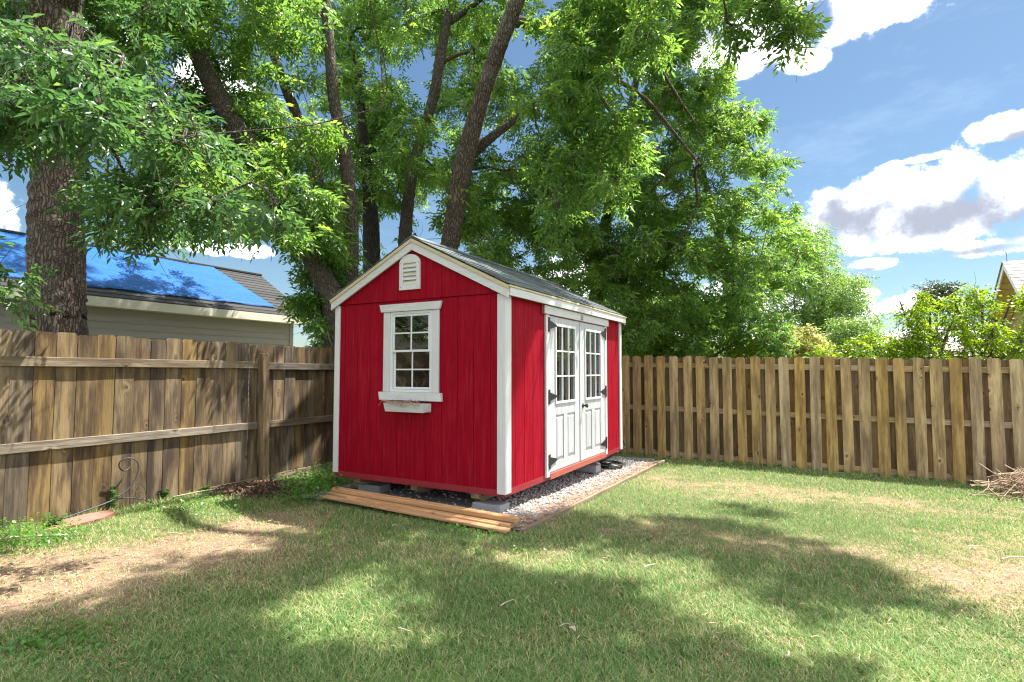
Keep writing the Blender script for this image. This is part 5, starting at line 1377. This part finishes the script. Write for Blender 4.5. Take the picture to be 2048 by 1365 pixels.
    bg('small dark pine top far behind the open shrub', [(1853, 590), (1862, 572), (1880, 570), (1893, 590), (1880, 602), (1860, 602)], 16, (58, 60), 1873, 580, M_leafD, 'fine', 7, (.8, 1.2), (26, 34), 7, 'pine_tree', 'tree', bark=M_barkd, twigs=False)
    # undergrowth by the corner of the left fence, behind it
    bg('leafy bush behind the fence against the left side of the shed', [(625, 630), (660, 590), (670, 700), (628, 705)], 13, (9.0, 9.6), 645, 600, M_leafB, 'compound', .8, (.2, .32), (22, 34), 8, 'bush', 'bush', group='trees behind the shed and fence corner')
build_trees()

# ------------------------------------------------------------------ small plants
def leafy_ground(name, label, spots, n_leaf, size, mat, cat='plant', h=.12, kind='stuff', spread=.12):
    m = n_leaf; idx = R.integers(0, len(spots), m); c = np.array(spots)[idx]
    x = c[:, 0]+R.normal(0, spread, m)*c[:, 2]; y = c[:, 1]+R.normal(0, spread, m)*c[:, 2]
    sl = (x-LF0[0])*LFD[1]-(y-LF0[1])*LFD[0]; push = np.where(sl < .05, .05-sl, 0); x = x+push*LFD[1]; y = y-push*LFD[0]
    z = ghf(x, y)+R.random(m)**1.2*h*c[:, 3]
    a = R.uniform(0, 2*pi, m); s = size*R.uniform(.5, 1.2, m); tilt = R.normal(0, .5, m)
    dx = np.stack([np.cos(a), np.sin(a), np.sin(tilt)], 1)*s[:, None]; ex = np.stack([-np.sin(a), np.cos(a), R.normal(0, .4, m)], 1)*s[:, None]*.38
    p = np.stack([x, y, z+.012], 1)
    V = np.stack([p-dx*.5, p-dx*.15+ex, p+dx*.25+ex*.7, p+dx*.5+np.array([0, 0, -.15])*s[:, None], p+dx*.25-ex*.7, p-dx*.15-ex], 1).reshape(-1, 3)
    k = np.arange(m)[:, None]*6
    Fq = np.concatenate([k+np.array([[0, 1, 2, 3]]), k+np.array([[0, 3, 4, 5]])])
    o = npmesh(name, V, Fq, mat, attrs={'tone': np.repeat(np.clip(R.normal(.5, .22, m), 0, 1), 6)}); tag(o, label, cat, kind=kind); return o
def gsp(u, v, r_=1.0, h=1.0): g = ground_at(u, v); return (g[0], g[1], r_, h)
leafy_ground('clover_patch', 'clump of small round green weeds beside the left shed corner', [gsp(600, 985), gsp(630, 975, 1.1), gsp(655, 985, .8), gsp(625, 1000), gsp(595, 1005, .8), gsp(650, 965, 1.0)], 2000, .030, M_weed, h=.24, spread=.14)
leafy_ground('ground_weeds', 'bright green weeds along the foot of the left fence', [gsp(60, 1085, 1.2, .7), gsp(20, 1100, 1.4, .7), gsp(110, 1075, .9), gsp(-40, 1090, 1.4), gsp(10, 1070, 1.2)], 1300, .026, M_weed, h=.11, spread=.16)
leafy_ground('ivy', 'trailing green ivy at the base of the right fence near the shed', [gsp(1268, 902, .8, 2), gsp(1285, 900, .9, 1.5), gsp(1300, 905, .7, 1)], 260, .05, M_leafA, h=.18, spread=.12)
leafy_ground('lawn_weeds', 'scattered broadleaf weeds in the lawn before the left fence', [gsp(400+R.uniform(-60, 120), 1010+R.uniform(-8, 25), 1.0, .6) for _ in range(10)]+[gsp(90+R.uniform(-60, 200), 1290+R.uniform(-40, 60), .8, .5) for _ in range(8)]+[gsp(900+R.uniform(-250, 300), 1080+R.uniform(-30, 30), .5, .4) for _ in range(8)], 1100, .028, M_weed, h=.08, spread=.16)
def weed_plant(u, v, h, label, seed):
    r = random.Random(seed); g = ground_at(u, v); e = tag(empty('weed_plant', tuple(g)), label, 'plant', 'leafy weeds growing against the left fence')
    st = MB(); lf = MB()
    for k in range(4):
        tx, ty = r.uniform(-.10, .10), r.uniform(-.06, .06); hh = h*r.uniform(.6, 1)
        pts = spline([(0, 0, 0), (tx*.4, ty*.4, hh*.5), (tx, ty, hh)], 4); V, Fq, _, _ = tube_geo(pts, .0022, 4); st.add(V, Fq)
        for p in pts[2:]:
            for _ in range(3):
                a = r.uniform(0, 2*pi); s = r.uniform(.022, .042); d = np.array([cos(a), sin(a), r.uniform(-.3, .3)]); w = np.array([-sin(a), cos(a), r.uniform(-.2, .2)])*.42
                lf.add([p, p+d*s*.4+w*s, p+d*s*.9+w*s*.6, p+d*s*1.3, p+d*s*.9-w*s*.6, p+d*s*.4-w*s], [[0, 1, 2, 3], [0, 3, 4, 5]])
    st.build('stem', M_weed, e); lf.build('leaves', M_weed, e)
weed_plant(226, 1022, .26, 'leafy green weed growing through the iron hook by the fence', 1); weed_plant(100, 1056, .16, 'pale green weed left of the red flagstone', 2)
weed_plant(330, 1000, .15, 'small leafy weed right of the iron hook', 3); weed_plant(405, 985, .10, 'lone weed seedling at the fence foot left of the mulch', 4)
def mulch():
    m = 2600; c = ground_at(525, 982); x = c[0]+R.normal(0, .32, m); y = c[1]+R.normal(0, .20, m)
    r2 = ((x-c[0])/.62)**2+((y-c[1])/.38)**2; k = r2 < 1.2; x, y, r2 = x[k], y[k], r2[k]; m = len(x)
    sl = (x-LF0[0])*LFD[1]-(y-LF0[1])*LFD[0]; push = np.where(sl < .06, .06-sl, 0); x = x+push*LFD[1]; y = y-push*LFD[0]
    top = .10*np.clip(1-r2, 0, 1)**.7; z = ghf(x, y)+top*R.uniform(.3, 1, m)+.01
    a = R.uniform(0, 2*pi, m); s = R.uniform(.008, .03, m); d = np.stack([np.cos(a), np.sin(a), R.normal(0, .5, m)], 1)*s[:, None]; w = np.stack([-np.sin(a), np.cos(a), R.normal(0, .6, m)], 1)*(s*R.uniform(.2, .6, m))[:, None]
    p = np.stack([x, y, z], 1); V = np.stack([p-d, p+w, p+d, p-w], 1).reshape(-1, 3)
    n = material('mulch_bits'); t = attr(n, 'tone'); n.put(n.b.inputs['Base Color'], n.mix(t, (0.030, 0.018, 0.012), (0.21, 0.115, 0.07))); n.b.inputs['Roughness'].default_value = .9
    # solid heap below the bits
    e = tag(empty('mulch_heap', tuple(c)), 'dark brown heap of mulch and dead leaves at the fence foot', 'mulch')
    o = npmesh('leaf_bits', V-c, np.arange(m*4).reshape(-1, 4), n.m, e, {'tone': np.repeat(R.random(m), 4)}); o['kind'] = 'stuff'
    Vv, Fq = [(0, 0, .07)], []; K = 26
    for ring, (q, hz) in enumerate(((.35, .055), (.7, .03), (1.0, -.02))):
        for i in range(K): a_ = 2*pi*i/K; rr = q*(1+.12*sin(a_*3+ring)); Vv.append((.42*rr*cos(a_), .28*rr*sin(a_), hz+rnd.uniform(-.008, .008)))
    for i in range(K): j = (i+1) % K; Fq.append([0, 1+i, 1+j])
    for rg in range(2):
        for i in range(K): j = (i+1) % K; Fq.append([1+rg*K+i, 1+(rg+1)*K+i, 1+(rg+1)*K+j, 1+rg*K+j])
    mk('mound', Vv, Fq, plain('mulch_soil', (0.07, 0.042, 0.028), .95, 0, 50, .6, .9, .01), e, smooth=True)
mulch()

# ------------------------------------------------------------------ small things
def on_fence(u, v, off=.07):
    """point in a plane parallel to the left fence, off metres in front of it"""
    nrm = np.array([LFD[1], -LFD[0], 0]); p0 = np.array([LF0[0], LF0[1], 0])+nrm*off; d = pray(u, v); o = np.array([0, 0, CH]); t = ((p0-o)@nrm)/(d@nrm); return o+t*d
def hook():
    e = tag(empty('shepherd_hook', tuple(ground_at(200, 1020))), 'dark iron shepherd hook with curled top lying against the fence', 'hook'); b = np.array(e.location)
    def rod(nm, px, r_, o0=.10, o1=.06):
        pts = [on_fence(u, v, o0+(o1-o0)*i/(len(px)-1)) for i, (u, v) in enumerate(px)]; tube(nm, spline(pts, 5)-b, r_, M_iron, e, seg=8)
    rod('rod', [(85, 1050), (116, 1041), (165, 1024), (204, 1010), (229, 998), (259, 976), (274, 950), (277, 930), (268, 919), (254, 917), (241, 923), (238, 933), (244, 941), (253, 941), (260, 934)], .0065, .22, .05)
    rod('brace', [(196, 1013), (225, 1001), (255, 996), (283, 999), (302, 1005), (318, 1013)], .005, .16, .10)
    rod('scroll', [(262, 973), (276, 966), (288, 975), (291, 990), (284, 998)], .0028, .075, .09); rod('scroll', [(264, 978), (266, 986), (273, 981), (271, 974)], .0028, .075, .075)
    rod('scroll', [(284, 998), (273, 996), (272, 985), (281, 983), (285, 988)], .0028, .09, .09)
hook()
def flag():
    g = ground_at(158, 1046); r = random.Random(4); pts = [(-.30, -.07), (-.12, -.13), (.14, -.12), (.28, -.04), (.30, .05), (.1, .10), (-.2, .08)]
    V, Fs = prism_geo(pts, -.03, .035, 2); o = mk('flagstone', V, Fs, M_flag, None, (g[0], g[1], g[2]), (radians(5), radians(-2), pi/2-LFA)); tag(o, 'reddish flat stone lying at the foot of the left fence', 'stone')
flag()
def brush():
    c = ground_at(2060, 1000); e = tag(empty('brush_pile', tuple(c)), 'heap of dry bare twigs and prunings at the right fence', 'brush pile'); ch = []
    for k in range(300):
        p = np.array([R.normal(.35, .30), R.normal(.12, .18), 0]); hh = .40*math.exp(-((p[0]-.35)/.75)**2-(p[1]/.45)**2); z = .02+hh*R.random()
        a = R.normal(.35, .9); L = R.uniform(.25, .8); d = np.array([cos(a), sin(a)*.7, R.normal(.1, .38)])*L
        q = p+np.array([0, 0, z]); q1 = q-d*.5; q2 = q+d*.5; q1[2] = max(q1[2], .01); q2[2] = max(q2[2], .01); m_ = (q1+q2)/2+R.normal(0, .04, 3); m_[2] = max(m_[2], .015)
        r0 = R.uniform(.003, .0085); ch.append((spline([q1, m_, q2], 3), np.linspace(r0, r0*.4, 7)))
    o = limb_mesh('twigs', ch, M_twig, e); o['kind'] = 'stuff'
    m = MB()
    for k in range(70):
        c_ = np.array([R.normal(.1, .4), R.normal(-.05, .2), R.uniform(.02, .16)]); a = R.normal(size=3); a /= np.linalg.norm(a); b = np.cross(a, [.3, .5, .8]); b /= np.linalg.norm(b); s = R.uniform(.012, .03)
        m.add([c_-a*s, c_+b*s*.5, c_+a*s, c_-b*s*.5], [[0, 1, 2, 3]])
    m.build('dead_leaves', M_deadleaf, e)
brush()
def stick(u, v, L, ang, r_, label, name='fallen_stick'):
    g = ground_at(u, v); r = random.Random(int(u*7+v)); pts = [(-L/2*cos(ang), -L/2*sin(ang), .025), (-L*.1*cos(ang)+r.uniform(-.02, .02), -L*.1*sin(ang)+r.uniform(-.02, .02), .035), (L/2*cos(ang), L/2*sin(ang), .03)]
    o = tube(name, spline(pts, 4), [r_]*4+[r_*.8]*4+[r_*.4], M_stick, seg=6); o.location = tuple(g); tag(o, label, 'stick', 'small sticks lying on the lawn')
stick(60, 1082, .55, .25, .012, 'thick grey stick lying among weeds by the left fence'); stick(430, 985, .9, .9, .006, 'long pale twig leaning over the mulch heap')
stick(430, 1112, .10, .9, .008, 'short pale stick on the shaded lawn left of the boards'); stick(1015, 1215, .12, .8, .004, 'thin curved twig on the shaded lawn at lower centre')
stick(1300, 1140, .12, .6, .005, 'pale forked twig on the lawn right of centre'); stick(1575, 1320, .06, .9, .008, 'stubby brown stick near the bottom edge of the lawn')
stick(810, 1272, .09, -.5, .005, 'short pale stick on the shaded lawn below the boards'); stick(1950, 1100, .16, .1, .004, 'thin stick on the bare patch at the right'); stick(2030, 1124, .25, .1, .006, 'pale long stick at the right edge on the bare patch')
stick(350, 1075, .16, -.2, .006, 'bleached twig on the dry patch before the left fence'); stick(1130, 1262, .07, .2, .003, 'tiny twig on shaded grass beneath the shed corner')
stick(1730, 1012, .2, .05, .004, 'pale twig lying on sunny grass before the right fence'); stick(790, 1058, .05, .4, .004, 'tiny stick on the grass just below the lumber')
for (u, v, lab) in ((1250, 975, 'white dead leaf on the lawn right of the gravel'), (1538, 1012, 'upright pale leaf scrap on the sunny lawn'), (1640, 985, 'orange dead leaf in the sunny grass near the right fence'), (1145, 1272, 'curled pale leaf on the shaded lower lawn')):
    g = ground_at(u, v); s = .028
    V = [(-s, 0, .03), (-s*.3, s*.5, .045), (s*.5, s*.4, .04), (s, 0, .035), (s*.4, -s*.45, .045), (-s*.4, -s*.4, .05), (0, 0, .034)]
    o = mk('dead_leaf', V, [[0, 6, 1], [1, 6, 2], [2, 6, 3], [3, 6, 4], [4, 6, 5], [5, 6, 0]], M_deadleaf if 'orange' in lab else M_stick, None, tuple(g), (0, 0, R.uniform(0, 6))); tag(o, lab, 'leaf')
